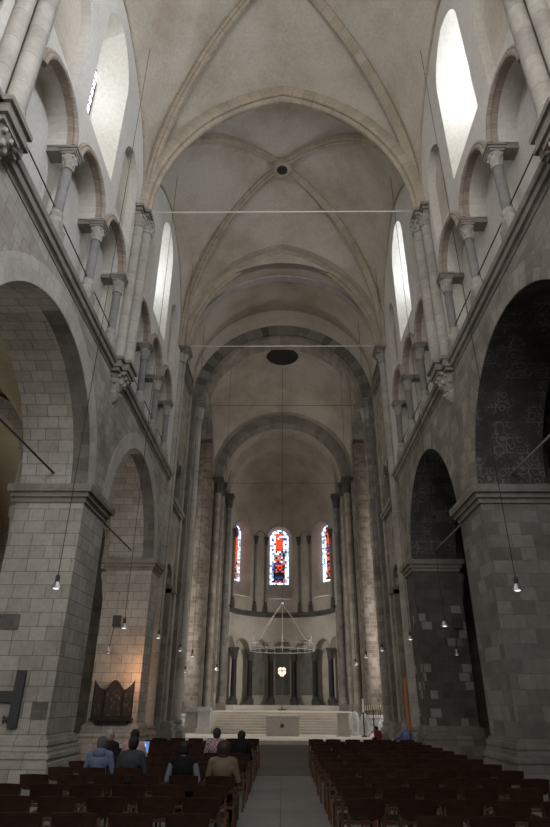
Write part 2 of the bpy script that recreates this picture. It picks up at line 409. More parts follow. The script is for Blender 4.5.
# ---- aisles: outer wall, vault, cross arches, end wall
for sg in (-1, 1):
    nm = SIDE[sg]
    m = MB(); a, b = sorted((sg * AO, sg * (AO + .5)))
    m.box(a, b, -3.2, 30, 0, 12)
    struct(m.build('wall_aisle_%s' % nm, 'plaster_aisle' if sg < 0 else 'stone_sooty', smooth=False))
    m = MB(); cx = sg * (W + TH + AO) / 2; r = (AO - W - TH) / 2
    def groin(x, y, yc):
        h1 = sqrt(max(0., 1 - ((x - cx) / r) ** 2)); h2 = sqrt(max(0., 1 - ((y - yc) / 4.2) ** 2)); return 6.6 + 3.35 * max(h1, h2)
    for k, yc in enumerate(YB + [25.9]):
        y0, y1 = (PC[k], PC[k + 1]) if k < 3 else (PC[3], Y3)
        m.grid(lambda u, v: (cx - r + 2 * r * u, y0 + (y1 - y0) * v, groin(cx - r + 2 * r * u, y0 + (y1 - y0) * v, yc)), 28, 28)
    struct(m.build('ceiling_aisle_%s' % nm, 'plaster_aisle' if sg < 0 else 'stone_sooty'))
    for k in (1, 2, 3):
        m = MB(); y0, y1 = PC[k] - .42, PC[k] + .42
        o = [(cx + r * cos(t), 7.35 + r * sin(t)) for t in lin(0, PI, 20)]; i_ = [(cx + (r - .4) * cos(t), 7.3 + (r - .4) * sin(t)) for t in lin(PI, 0, 20)]
        m.prism([o + [(o[-1][0], 6.3), (i_[0][0], 6.3)] + i_ + [(i_[-1][0], 6.3), (o[0][0], 6.3)]], 'y', y0, y1)
        struct(m.build('trim_aisle_arch', 'stone_pier' if sg < 0 else 'stone_sooty', smooth=False))
        m = MB(); xo = sg * AO; xx = sorted((xo, xo - sg * .45)); m.box(xx[0], xx[1], y0, y1, 0, 6.35)
        struct(m.build('trim_aisle_pilaster', 'stone_pier' if sg < 0 else 'stone_sooty', smooth=False))
# ---- string course
for sg in (-1, 1):
    m = MB()
    prof = [(0, -.24), (.04, -.24), (.07, -.16), (.13, -.14), (.15, -.05), (.15, -.02), (.2, 0), (.22, .06), (.22, .13), (.16, .16), (0, .2)]
    def course(y0, y1, xo=0.):
        x = sg * (W + .02 - xo)
        A = [(x - sg * a, y0, 10.52 + b) for a, b in prof]; B = [(x - sg * a, y1, 10.52 + b) for a, b in prof]
        m.loft(A, B, close=True)
    course(-3.2, PC[1] - .6); course(PC[1] + .6, PC[2] - .6); course(PC[2] + .6, 23.95)
    struct(m.build('trim_string_course_%s' % SIDE[sg], 'mould', angle=20))
# ---- upper nave wall: gallery arches, clerestory windows, blind niches
TR = .95; TP = 2.35; ZT = 13.56
def arch_loop(yc, hw, z0, zs, n=14, pt=0.):
    """a round or slightly pointed arched opening"""
    if pt == 0: top = arc(yc, zs, hw, 0, PI, n)
    else:
        e = pt * hw; R = hw + e; a1 = math.acos(e / R)
        top = [(yc - e + R * cos(a), zs + R * sin(a)) for a in lin(0, a1, n // 2)] + [(yc + e - R * cos(a), zs + R * sin(a)) for a in lin(a1, 0, n // 2)][1:]
    return [(yc - hw, z0), (yc + hw, z0)] + top
def gallery_loop(yc):
    L = [(yc - 3.6, 10.6), (yc + 3.6, 10.6), (yc + 3.6, ZT)]
    for c in (yc + TP, yc, yc - TP): L += arc(c, ZT, TR, 0, PI, 16)
    return L + [(yc - 3.6, ZT)]
DEP = .62
WHW = .78; WD = .95
def win_loops(yc, sg=-1):
    F = arch_loop(yc + .05, 1.16, 15.3, 19.3, 20, .25)
    Pn = arch_loop(yc + (.12 if sg < 0 else -.1), WHW, 17.1, 19.25, 20, .25)
    return F, Pn
n_win = 0; NICH = ((-2.72, .88), (2.65, .8))
for sg in (-1, 1):
    nm = SIDE[sg]; m = MB()
    loops = [[(-3.2, 10.45), (24.6, 10.45), (24.6, 22.6), (-3.2, 22.6)]]; nos = []
    for yc in YB:
        loops.append(gallery_loop(yc))
        nos.append(len(loops)); loops.append(win_loops(yc, sg)[0])
        for d, h_ in NICH: loops.append(arch_loop(yc + d, h_, 14.95, 17.3, 16, .35))
    m.prism(loops, 'x', sg * W, sg * (W + DEP), 0, nos)
    for yc in YB:
        F, Pn = win_loops(yc, sg)
        m.loft([(sg * W, y, z) for y, z in F], [(sg * (W + WD + .03), y, z) for y, z in Pn], 1, True)
        for d, h_ in NICH:
            xx = sorted((sg * (W + .28), sg * (W + DEP)))
            m.box(xx[0], xx[1], yc + d - h_ - .05, yc + d + h_ + .05, 14.8, 18.7, 2)
        xx = sorted((sg * (W + DEP), sg * (W + DEP + .2)))
    m.box(*sorted((sg * (W + DEP), sg * (W + DEP + .2))), -3.2, 24.6, 10.4, 15.2)
    struct(m.build('wall_upper_%s' % nm, ['plaster_wall', 'plaster_reveal', 'plaster'], smooth=False))
    for b, yc in enumerate(YB):
        F, Pn = win_loops(yc, sg); n_win += 1
        t = struct(bpy.data.objects.new('window_%d' % n_win, None)); COL.objects.link(t)
        t.location = (sg * (W + WD) * S, yc * S, 16.9 * S)
        org = (sg * (W + WD), yc, 16.9)
        m = MB(); m.prism([Pn], 'x', sg * (W + WD + .01), sg * (W + WD + .015)); m.build('pane', 'skyglass', org, t, False)
        m = MB()
        yp = yc + (.12 if sg < 0 else -.1)
        for z in lin(17.4, 19.8, 6): m.box(*sorted((sg * (W + WD - .01), sg * (W + WD + .01))), yp - .78, yp + .78, z - .02, z + .02)
        for y in (-.76, -.38, 0, .38, .76): m.box(*sorted((sg * (W + WD - .01), sg * (W + WD + .01))), yp + y - .02, yp + y + .02, 17.1, 20.1 - abs(y) * .9)
        m.build('leading', 'lead', org, t, False)
        # gallery arch mouldings
        for c in (-TP, 0, TP):
            m = MB()
            for r_, w_, o_ in ((TR + .045, .075, .045), (TR + .15, .06, .02)):
                path = [(sg * (W - o_), y, z) for y, z in arc(yc + c, ZT, r_, -.0, PI, 22)]
                m.sweep(path, [(w_ * cos(t_), w_ * sin(t_)) for t_ in lin(0, 2 * PI, 8)[:-1]], (1, 0, 0))
            A = arc(yc + c, ZT, TR - .012, 0, PI, 22)
            m.loft([(sg * (W - .0), y, z) for y, z in A], [(sg * (W + .14), y, z) for y, z in A])
            struct(m.build('trim_gallery_arch', 'arch_brick'))
# columns of the gallery
def leaves(m, cx, cy, z0, z1, r0, w, n=8, mat=0):
    h = z1 - z0
    for row, (zz, rr, k) in enumerate(((.35, .25, n), (.78, .75, n))):
        for i in range(k):
            a = 2 * PI * (i + .5 * row) / k
            R = r0 + (w - r0) * rr
            m.ball((cx + R * cos(a), cy + R * sin(a), z0 + h * zz), (w * .17, w * .17, h * .22), 6, 4, mat)
    for i in range(4):
        a = PI / 4 + PI / 2 * i; R = w * 1.08
        m.ball((cx + R * cos(a), cy + R * sin(a), z0 + h * .88), (w * .2, w * .2, h * .15), 6, 4, mat)
def column(name, label, cat, x, y, zf, zb, zc, zt, r, w, mats=('basalt', 'carved', 'carved'), group=None, parent_only=None, plinth=None, aba=.34, beam=None):
    """zf foot, zb top of base, zc start of capital, zt top of abacus; r shaft radius, w half abacus"""
    org = (x, y, zf)
    t = thing(name, label, cat, org, 0, group)
    m = MB(); pl = plinth or (r * 1.55); h = zb - zf
    m.box(x - pl, x + pl, y - pl, y + pl, zf, zf + h * .5)
    m.lathe(x, y, [(pl * .97, zf + h * .5), (pl, zf + h * .6), (pl * .95, zf + h * .68), (r * 1.12, zf + h * .78), (r * 1.25, zf + h * .88), (r * 1.2, zf + h * .95), (r, zb)], 18)
    m.build('base', mats[2], org, t)
    m = MB(); m.lathe(x, y, [(r, zb - .01), (r * .98, (zb + zc) / 2), (r * .94, zc + .01)], 20); m.build('shaft', mats[0], org, t)
    m = MB(); hc = (zt - zc) * (1 - aba)
    m.lathe(x, y, [(r * .95, zc - .02), (r * 1.2, zc), (r * 1.2, zc + .04), (r * 1.0, zc + .05), (r * 1.05, zc + hc * .4), (r * 1.3, zc + hc * .75), (w * .88, zc + hc)], 18)
    leaves(m, x, y, zc + .04, zc + hc, r, w * .82)
    m.build('capital', mats[1], org, t)
    m = MB(); q = (zt - zc - hc) / 3
    for i, o in enumerate((.9, 1., 1.14)): m.box(x - w * o, x + w * o, y - w * o, y + w * o, zc + hc + q * i, zc + hc + q * (i + 1))
    if beam: m.box(*sorted((x, beam)), y - w * .9, y + w * .9, zc + hc + q, zt)
    m.build('abacus', 'mould' if mats[1] == 'carved' else mats[1], org, t)
    return t
for sg in (-1, 1):
    for b, yc in enumerate(YB):
        for i, d in enumerate((-3.42, -TP / 2, TP / 2, 3.42)):
            if (b == 0 and i < 2) or (b == 1 and i == 0): continue
            lab = 'slender grey gallery column on %s wall, %s of four in the %s bay' % (SIDE[sg], ORD[i], NEAR[b])
            column('gallery_column', lab, 'column', sg * (W + .08), yc + d, 10.62, 11.55, 12.9, ZT, .125, .2, group='gallery columns on the nave walls', beam=sg * (W + DEP), plinth=.2)
        if b == 0: continue
        m = MB(); m.tube([(sg * (W + .1), yc - 3.4, 11.62), (sg * (W + .1), yc + 3.4, 11.62)], .018, 6)
        tag(m.build('railing_bar', 'iron', (sg * (W + .02), yc, 11.32)), 'thin iron railing bar between gallery columns, %s wall, %s bay' % (SIDE[sg], NEAR[b]), 'railing', 'railing bars of the gallery')

# clustered wall shafts carrying the vault
def cluster(sg, k):
    y = PC[k] + ((.2 if sg > 0 else .08) if k == 1 else 0); x = sg * W; org = (x, y, 9.5)
    t = thing('wall_shaft', 'tall clustered stone wall shaft on the %s wall, %s' % (SIDE[sg], 'at the frame edge' if k == 1 else 'between the two gallery bays'), 'shaft', org, 0, 'clustered wall shafts')
    for dx, dy, r in ((-.30, 0, .19), (-.12, -.34, .16), (-.12, .34, .16)):
        m = MB(); m.lathe(x + sg * dx, y + dy, [(r * 1.25, 10.72), (r * 1.3, 10.8), (r * 1.1, 10.9), (r * 1.15, 10.95), (r, 11.0), (r, 16.12)], 16); m.build('shaft', 'shaft', org, t)
        m = MB(); m.lathe(x + sg * dx, y + dy, [(r, 16.08), (r * 1.2, 16.1), (r * 1.2, 16.15), (r, 16.17), (r * 1.1, 16.35), (r * 1.45, 16.56)], 16)
        leaves(m, x + sg * dx, y + dy, 16.15, 16.56, r, r * 1.42); m.build('capital', 'carved', org, t)
    m = MB(); 
    for i, o in enumerate((0, .03, .08)):
        z = 16.56 + i * .15
        m.box(*sorted((x + sg * .1, x - sg * (.38 + o))), y - .3 - o, y + .3 + o, z, z + .13); m.box(*sorted((x + sg * .1, x - sg * (.2 + o))), y - .58 - o, y + .58 + o, z, z + .13)
    m.build('abacus', 'mould', org, t)
    m = MB()
    for i, o in enumerate((0, .06, .06, .12)):
        z = 10.3 + i * .11
        m.box(*sorted((x + sg * .1, x - sg * (.42 + o))), y - .3 - o, y + .3 + o, z, z + .11); m.box(*sorted((x + sg * .1, x - sg * (.25 + o))), y - .55 - o * .9, y + .55 + o * .9, z, z + .11)
    m.build('console', 'mould', org, t)
    m = MB()
    m.lathe(x, y, [(.05, 9.5), (.14, 9.58), (.2, 9.75), (.17, 9.85), (.26, 10.0), (.36, 10.2), (.42, 10.32)], 14)
    leaves(m, x, y, 9.95, 10.35, .26, .4, 10); leaves(m, x, y, 9.55, 9.85, .12, .22, 6)
    m.build('corbel', 'carved', org, t)
for sg in (-1, 1): cluster(sg, 1); cluster(sg, 2)
# tall half columns at the end of the nave
for sg in (-1, 1):
    x, y = sg * (W + .0), 24.05
    org = (x, y, 0); t = thing('half_column', 'tall round half column on the %s at the end of the nave arcade' % SIDE[sg], 'column', org)
    m = MB(); m.lathe(x, y, [(.27, .8), (.27, 16.55)], 20); m.build('shaft', 'shaft', org, t)
    m = MB(); m.box(x - .42, x + .42, y - .42, y + .42, 0, .45); m.lathe(x, y, [(.41, .45), (.42, .52), (.38, .58), (.31, .66), (.34, .73), (.27, .82)], 20); m.build('base', 'mould', org, t)
    m = MB(); m.lathe(x, y, [(.27, 16.5), (.33, 16.52), (.33, 16.58), (.28, 16.6), (.3, 16.75), (.4, 16.96)], 20); m.build('capital', 'carved', org, t)
    m = MB()
    for i, o in enumerate((.38, .42, .5)): m.box(x - o, x + o, y - o, y + o, 16.96 + .12 * i, 17.08 + .12 * i)
    m.build('abacus', 'mould', org, t)

# ------------------------------------------------------------------ rib vault
ZV = 17.05; ZA = 23.75; ZB = 24.75; ZL = 21.6; XV = W + .02
def gp(q, e): return max(0., sqrt(max(0., (1 + e) ** 2 - (q + e) ** 2)) / sqrt(1 + 2 * e))
def diag(t): return ZV + (ZB - ZV) * sqrt(max(0., 1 - (1 - t) ** 2)) ** .92
def vault_z(x, y, b):
    hb = (PC[b + 1] - PC[b]) / 2; u = min(1., abs(x) / XV); v = min(1., abs(y - (PC[b] + PC[b + 1]) / 2) / hb)
    k = max(u, v)
    if k < 1e-6: return ZB
    ze = diag(1 - k)
    if v >= u: zr = ZB + (ZA - ZB) * v * v; return ze + (zr - ze) * gp(u / v, .25)
    zr = ZB + (ZL - ZB) * u * u; return ze + (zr - ze) * gp(v / u, .12)
for b in range(3):
    m = MB(); n = 48
    m.grid(lambda i, j: (-XV + 2 * XV * i, PC[b] + (PC[b + 1] - PC[b]) * j, vault_z(-XV + 2 * XV * i, PC[b] + (PC[b + 1] - PC[b]) * j, b)), n, n)
    struct(m.build('ceiling' if b == 0 else 'ceiling_vault', 'plaster', angle=30))
m = MB(); m.box(-6, 6, -3.2, -1.9, 17.6, 24.9); struct(m.build('wall_west_gable', 'plaster_wall', smooth=False))
def rollprof(w, d, k=3):
    """moulded rib section, b > 0 downwards away from the vault"""
    P = [(-w, -.12), (-w, .0)]
    P += [(-w * .62 + w * .34 * cos(a), d * .5 + w * .34 * sin(a)) for a in lin(PI, PI * .25, 5)]
    P += [(w * .42 * cos(a), d * .78 + w * .42 * sin(a)) for a in lin(PI * .95, PI * .05, 6)]
    P += [(w * .62 + w * .34 * cos(a), d * .5 + w * .34 * sin(a)) for a in lin(PI * .75, 0, 5)]
    return P + [(w, 0), (w, -.12)]
for b in (0, 1, 2, 3):
    y = PC[b]
    if b == 0: continue
    P = [(x, y if b < 3 else y + .75, ZV + (ZA - ZV) * gp(abs(x) / XV, .25 if b < 3 else .36) + (.03 if b < 3 else .12)) for x in [-XV * cos(t) for t in lin(0, PI, 60)]]
    m = MB(); m.sweep(P, rollprof(.28, .36), (0, 1, 0), flip=1)
    lab = {1: 'pointed stone cross rib of the vault above the camera', 2: 'pointed stone cross rib spanning the nave between the two vault bays', 3: 'pointed stone end rib of the nave vault before the crossing'}[b]
    tag(m.build('vault_rib', 'rib', (0, y, ZA)), lab, 'rib', 'ribs of the nave vault')
for b in (1, 2):
    y0, y1 = PC[b], PC[b + 1]; yc = (y0 + y1) / 2
    for q in (-1, 1):
        P = []
        for t in [sin(a_) for a_ in lin(-PI / 2, PI / 2, 72)]:
            P.append((q * XV * t * .995, yc + (y1 - y0) / 2 * t * .995, diag(1 - abs(t)) + .0))
        m = MB(); m.sweep(P, rollprof(.17, .27), (q * (y1 - y0) / 2, -XV, 0), flip=1 if q < 0 else 1)
        fr, to = ('left', 'right') if q > 0 else ('right', 'left')
        tag(m.build('vault_rib', 'rib', (0, yc, ZB)), 'diagonal stone rib from near %s to far %s, %s vault bay' % (fr, to, NEAR[b]), 'rib', 'ribs of the nave vault')
    org = (0, yc, ZB - .4); t = thing('vault_boss', 'round stone boss with a dark eye, %s vault bay' % NEAR[b], 'boss', org)
    m = MB(); m.lathe(0, yc, [(.42, ZB - .05), (.44, ZB - .25), (.4, ZB - .38), (.3, ZB - .42), (.24, ZB - .38), (.22, ZB - .1)], 24); m.build('ring', 'rib', org, t)
    m = MB(); m.lathe(0, yc, [(.01, ZB - .405), (.25, ZB - .405), (.25, ZB - .3)], 20); m.build('eye', 'cable', org, t)
    for sg in (-1, 1):
        P = [(sg * (W - .03), yc + (y1 - y0) / 2 * c, ZV + (ZL - ZV) * gp(abs(c), .12)) for c in [-cos(t) for t in lin(.0, PI, 44)]]
        m = MB(); m.sweep(P, [(.05 * cos(t_), .05 * sin(t_)) for t_ in lin(0, 2 * PI, 8)[:-1]], (1, 0, 0))
        struct(m.build('trim_wall_rib', 'rib'))

# ------------------------------------------------------------------ narrow bay before the crossing
for sg in (-1, 1):
    nm = SIDE[sg]; m = MB()
    outer = [(24.34, 0), (24.34, 18.0), (Y3, 18.0), (Y3, 0), (26.75, 0), (26.75, 6.2)] + arc(25.85, 6.2, .9, 0, PI, 14)[1:] + [(24.95, 0)]
    up = [(25.0, 9.9), (26.9, 9.9)] + [(26.9, 11.6)] + arc(26.42, 11.6, .48, 0, PI, 10)[1:] + arc(25.46, 11.6, .46, 0, PI, 10) 
    m.prism([outer, up], 'x', sg * W, sg * (W + TH))
    m.box(*sorted((sg * (W + 1.0), sg * (W + 1.2))), 24.6, 27.4, 9.6, 12.6, 1)
    struct(m.build('wall_choir_%s' % nm, ['stone_crossing', 'stone_sooty'], smooth=False))
    m = MB(); m.box(*sorted((sg * (W - .18), sg * (W + .1))), 24.5, 27.3, 9.5, 9.62); m.box(*sorted((sg * (W - .24), sg * (W + .1))), 24.5, 27.3, 9.62, 9.82)
    m.box(*sorted((sg * (W - .2), sg * (W + .1))), 24.4, Y3 + .05, 16.42, 16.56); m.box(*sorted((sg * (W - .28), sg * (W + .1))), 24.4, Y3 + .05, 16.56, 16.7)
    m.box(*sorted((sg * (W - .2), sg * (W + 1.0))), 26.75, 27.1, 6.0, 6.3); m.box(*sorted((sg * (W - .2), sg * (W + 1.0))), 24.6, 24.95, 6.0, 6.3)
    struct(m.build('trim_choir_%s' % nm, 'mould', smooth=False))
    column('colonnette', 'short dark column in the small upper opening on the %s before the crossing' % nm, 'column', sg * (W + .3), 25.94, 9.9, 10.15, 11.25, 11.62, .11, .17, ('basalt_dark', 'carved', 'carved'))
    # stepped pilasters
    for k, (y0, y1, o, st) in enumerate(((27.0, 27.5, .12, 'stone_crossing'), (27.5, Y3 + .1, .3, 'stone_dark'))):
        m = MB(); m.box(*sorted((sg * (W - o), sg * (W + .3))), y0, y1, 0, 16.45)
        struct(m.build('trim_pilaster_%s' % nm, st, smooth=False))
    m = MB(); 
    for z0, z1, o in ((0, .5, .2), (.5, .62, .14), (.62, .74, .17), (.74, .85, .08)): m.box(*sorted((sg * (W - .3 - o), sg * (W + .3))), 27.0 - o * .5, Y3 + .1, z0, z1)
    struct(m.build('baseboard_%s' % nm, 'mould', smooth=False))
    # shaft carrying the crossing arch
    column('crossing_column', 'tall grey wall column under the dark crossing arch on the %s' % nm, 'column', sg * 4.72, Y3 + .3, 0, .9, 15.45, 16.7, .29, .4, ('shaft' if sg < 0 else 'stone_right', 'carved', 'mould'), aba=.4)
# barrel vault of the narrow bay
m = MB(); ZBv = 17.8
pts = [(-W, 16.6)] + [(W * -cos(t), ZBv + W * sin(t)) for t in lin(0, PI, 48)] + [(W, 16.6)]
m.loft([(x, 23.9, z) for x, z in pts], [(x, Y3 + .1, z) for x, z in pts])
struct(m.build('ceiling_choir', 'plaster'))
m = MB(); q = [( -cos(t), sin(t)) for t in lin(0, PI, 48)]
ring = [(x * (W + .0), ZBv + z * (W + .0)) for x, z in q] + [(x * (W - .12), ZBv + z * (W - .12)) for x, z in reversed(q)]
m.loft([(x * (W - .1), 24.9, ZBv + z * (W - .1)) for x, z in q], [(x * (W - .1), 25.35, ZBv + z * (W - .1)) for x, z in q])
m.loft([(x * (W - .1), 25.35, ZBv + z * (W - .1)) for x, z in q], [(x * W, 25.35, ZBv + z * W) for x, z in q])
m.loft([(x * (W - .1), 24.9, ZBv + z * (W - .1)) for x, z in q], [(x * W, 24.9, ZBv + z * W) for x, z in q])
struct(m.build('trim_choir_ring', 'stone_nave', smooth=False))
# wall over the pointed end rib
m = MB()
P = [(x, ZV + (ZA - ZV) * gp(abs(x) / XV, .25)) for x in [-XV * cos(t) for t in lin(0, PI, 60)]]
m.prism([[(-XV, 17.0), (-6, 17.0), (-6, 25.5), (6, 25.5), (6, 17.0), (XV, 17.0)] + P[::-1]], 'y', 23.4, 23.95)
m.prism([[(x * W, ZBv + z * W) for x, z in q] + [(6, ZBv), (6, 25.5), (-6, 25.5), (-6, ZBv)]], 'y', 23.9, 24.3)
struct(m.build('wall_nave_end', 'plaster', smooth=False))

# ------------------------------------------------------------------ crossing
def ring_arch(name, label, yc0, yc1, ri, ro, zc, mat, legs=0.):
    m = MB(); n = 60
    i_ = [(-cos(t) * ri, zc + sin(t) * ri) for t in lin(0, PI, n)]; o = [(-cos(t) * ro, zc + sin(t) * ro) for t in lin(0, PI, n)]
    A = [(x, yc0, z) for x, z in i_]; B = [(x, yc0, z) for x, z in o]; A2 = [(x, yc1, z) for x, z in i_]; B2 = [(x, yc1, z) for x, z in o]
    # voussoirs: rows follow the arch
    m.loft(A, B); m.loft(A, A2); m.loft(A2, B2); m.loft(B, B2)
    for k in (0, -1): m.add([A[k], B[k], B2[k], A2[k]], [(0, 1, 2, 3)])
    return tag(m.build(name, mat, (0, (yc0 + yc1) / 2, zc), smooth=False), label, 'arch')
def wall_arch(name, y0, y1, r, zc, mat, x1=6.2, zt=24.6):
    m = MB(); P = [(-cos(t) * r, zc + sin(t) * r) for t in lin(0, PI, 60)]
    m.prism([P + [(x1, zc), (x1, zt), (-x1, zt), (-x1, zc)]], 'y', y0, y1)
    struct(m.build(name, mat, smooth=False))
ring_arch('crossing_arch', 'great round arch of dark stone blocks opening to the crossing', Y3 + .02, Y3 + .5, 4.5, 5.03, ZS + .15, 'voussoir')
ring_arch('crossing_arch', 'inner order of lighter stone within the great dark arch', Y3 + .3, Y3 + 1.5, 4.28, 4.6, ZS + .15, 'stone_crossing')
wall_arch('wall_crossing_west', Y3 + .1, Y3 + 1.55, 5.0, ZS + .15, 'plaster')
ring_arch('choir_arch', 'round arch of grey stone at the far side of the crossing', 39.5, 40.6, 4.4, 5.02, 16.35, 'voussoir_grey')
wall_arch('wall_crossing_east', 39.6, 40.6, 4.95, 16.35, 'plaster_apse')
# piers of the crossing
for sg in (-1, 1):
    nm = SIDE[sg]
    m = MB(); m.box(*sorted((sg * (W - .02), sg * 12.)), Y3, 29.8, 0, 16.65)
    struct(m.build('wall_crossing_%s' % nm, 'stone_crossing', smooth=False))
    m = MB(); m.box(*sorted((sg * 5.0, sg * 6.6)), 39.45, 43.2, 0, 16.4); m.box(*sorted((sg * 4.45, sg * 5.3)), 40.2, 43.2, 0, 16.4); m.box(*sorted((sg * 4.1, sg * 5.0)), 42.3, 43.2, 0, 16.0); m.box(*sorted((sg * 3.8, sg * 5.0)), 42.8, 43.1, 0, 7.75); m.box(*sorted((sg * 4.1, sg * 5.3)), 42.3, 43.3, 15.8, 18.2); m.box(*sorted((sg * 4.45, sg * 5.3)), 40.2, 42.6, 16.2, 18.2)
    m.box(*sorted((sg * 6.4, sg * 12)), 39.45, 40.5, 0, 16.4)
    struct(m.build('wall_choir_pier_%s' % nm, 'stone_crossing', smooth=False))
    # side arch to the transept
    m = MB(); P = [(YC - cos(t) * 4.75, 16.2 + sin(t) * 4.75) for t in lin(0, PI, 40)]
    m.prism([P + [(40.4, 16.2), (40.4, 24.6), (28.6, 24.6), (28.6, 16.2)]], 'x', sg * 5.15, sg * 6.5, 0, (), 1)
    struct(m.build('wall_transept_arch_%s' % nm, ['plaster_apse', 'stone_dark'], smooth=False))
    # transept apse
    m = MB(); cx = sg * 6.6; R = 4.85
    an = [PI / 2 + sg * -PI * t for t in lin(0, 1, 40)]
    pts = [(cx + R * cos(a), YC + R * sin(a)) for a in an]
    m.loft([(x, y, 0) for x, y in pts], [(x, y, 16.0) for x, y in pts])
    struct(m.build('wall_transept_%s' % nm, 'stone_crossing', smooth=True))
    m = MB()
    m.grid(lambda u, v: (cx + R * cos(v * PI / 2) * cos(an[0] + (an[-1] - an[0]) * u), YC + R * cos(v * PI / 2) * sin(an[0] + (an[-1] - an[0]) * u), 16.0 + R * sin(v * PI / 2)), 32, 12)
    struct(m.build('ceiling_transept_%s' % nm, 'plaster_apse'))
    org = (sg * 5.6, 38.75, 0); t = thing('brick_column', 'thick round column of reddish blocks at the far %s crossing pier' % nm, 'column', org)
    m = MB(); m.lathe(org[0], org[1], [(.48, .9), (.48, 18.6)], 24); m.build('shaft', 'brick', org, t)
    m = MB(); m.box(org[0] - .7, org[0] + .7, org[1] - .7, org[1] + .7, 0, .4); m.lathe(org[0], org[1], [(.69, .4), (.7, .5), (.62, .6), (.54, .7), (.58, .8), (.48, .95)], 24); m.build('base', 'pale', org, t)
    column('choir_column', 'tall slim grey column at the %s edge of the choir arch' % nm, 'column', sg * 4.72, 39.75, 0, 1.55, 15.2, 16.3, .25, .36, ('stone_crossing', 'carved_dark', 'mould'), aba=.35)
    column('choir_column', 'thin stone column just inside the choir arch on the %s' % nm, 'column', sg * 4.42, 40.5, 0, 1.5, 15.2, 16.2, .17, .26, ('stone_crossing', 'carved_dark', 'mould'), aba=.35)
    column('apse_entry_column', 'dark column at the %s edge of the apse' % nm, 'column', sg * 4.12, 42.4, 1.1, 1.9, 14.9, 15.95, .22, .34, ('stone_dark', 'carved_dark', 'mould'), aba=.35)
# sail vault with an oculus
ZSV = 16.5; RV = 7.28
def sail(x, y): return ZSV + sqrt(max(0., RV * RV - x * x - (y - YC) ** 2))
m = MB(); RO = 1.02
H = 5.12
def sq(u):
    a = 2 * PI * u; c, s_ = cos(a), sin(a); k = H / max(abs(c), abs(s_)); return c * k, s_ * k, c, s_
def sailpt(u, v):
    X, Y, c, s_ = sq(u); x = c * RO + (X - c * RO) * v; y = s_ * RO + (Y - s_ * RO) * v
    return (x, YC + y, sail(x, YC + y))
m.grid(sailpt, 96, 20)
struct(m.build('ceiling_crossing', 'plaster_apse'))
m = MB(); zo = sail(RO, YC); m.lathe(0, YC, [(RO + .1, zo - .06), (RO + .02, zo - .1), (RO - .04, zo - .04), (RO - .04, zo + 2.5), (.01, zo + 2.5)], 40)
struct(m.build('trim_oculus', 'basalt_dark'))

# ------------------------------------------------------------------ choir and apse
YA = 43.0; ZF = 1.1
m = MB(); m.box(-4.15, 4.15, 35.8, 40.4, -.1, ZF); m.box(-6.6, 6.6, 40.35, 48, -.1, ZF - .001); struct(m.build('floor_choir', 'steps', smooth=False))
m = MB(); pts = [(-4.4 * cos(t), 16.35 + 4.4 * sin(t)) for t in lin(0, PI, 40)]
m.loft([(x, 40.5, z) for x, z in pts], [(x, 42.5, z) for x, z in pts])
p2 = [(-4.08 * cos(t), 15.9 + 4.08 * sin(t)) for t in lin(0, PI, 40)]
m.loft([(x, 42.4, z) for x, z in pts], [(x, 42.4, z) for x, z in p2]); m.loft([(x, 42.4, z) for x, z in p2], [(x, YA + .05, z) for x, z in p2])
struct(m.build('ceiling_choir_bay', 'plaster_apse'))
m = MB(); RA = 4.08
m.grid(lambda u, v: (RA * cos(v * PI / 2) * -cos(PI * u), YA + RA * cos(v * PI / 2) * sin(PI * u), 15.9 + RA * sin(v * PI / 2)), 48, 20)
struct(m.build('ceiling_apse', 'plaster_apse'))
def pol(R, a, z): return (R * sin(a), YA + R * cos(a), z)
D2 = math.radians
# lower arcade: seven niches behind six columns
NA = 7; ST = D2(180) / NA
R1, R2 = 3.84, 4.45; ZSP = 5.1
def lowz(a):
    k = (a + PI / 2) / ST; c = (math.floor(min(NA - 1e-6, max(0, k))) + .5) * ST - PI / 2
    hw = ST * .40; d = abs(a - c)
    return ZSP + sqrt(max(0., 1 - (d / hw) ** 2)) * hw * R1 if d < hw else ZSP
aa = []
for i in range(NA):
    c = (i + .5) * ST - PI / 2; hw = ST * .40
    aa += [c - ST / 2] + [c - hw * cos(t) for t in lin(0, PI, 14)]
aa.append(PI / 2)
m = MB()
lo = [pol(R1, a, lowz(a)) for a in aa]; hi = [pol(R1, a, 7.65) for a in aa]
m.loft(lo, hi); m.loft(lo, [pol(R2, a, lowz(a)) for a in aa])
m.loft([pol(R2, a, ZF) for a in lin(-PI / 2, PI / 2, 60)], [pol(R2, a, 7.0) for a in lin(-PI / 2, PI / 2, 60)])
m.loft([pol(R1 - .02, a, 7.65) for a in aa], [pol(4.6, a, 7.65) for a in aa])
struct(m.build('wall_apse', 'plaster_apse', angle=50))
m = MB()
for i in range(2, 5):                              # added dark sheets: shade of the middle niches put into colour
    c = (i + .5) * ST - PI / 2
    A = [pol(R2 - .04, a, ZF + .95) for a in lin(c - ST * .27, c + ST * .27, 6)]; B = [pol(R2 - .04, a, 5.3) for a in lin(c - ST * .27, c + ST * .27, 6)]
    m.loft(A, B)
struct(m.build('trim_niche_shade', 'stone_dark'))
m = MB(); A = [pol(3.35, a, ZF) for a in lin(-PI / 2, PI / 2, 40)]; B = [pol(3.35, a, ZF + .3) for a in lin(-PI / 2, PI / 2, 40)]
m.loft(A, B); m.loft(B, [pol(4.4, a, ZF + .3) for a in lin(-PI / 2, PI / 2, 40)]); 
for sg in (-1, 1): m.box(*sorted((sg * 3.33, sg * 3.95)), 42.9, 43.0, ZF, ZF + .3)
struct(m.build('trim_apse_bench', 'steps'))
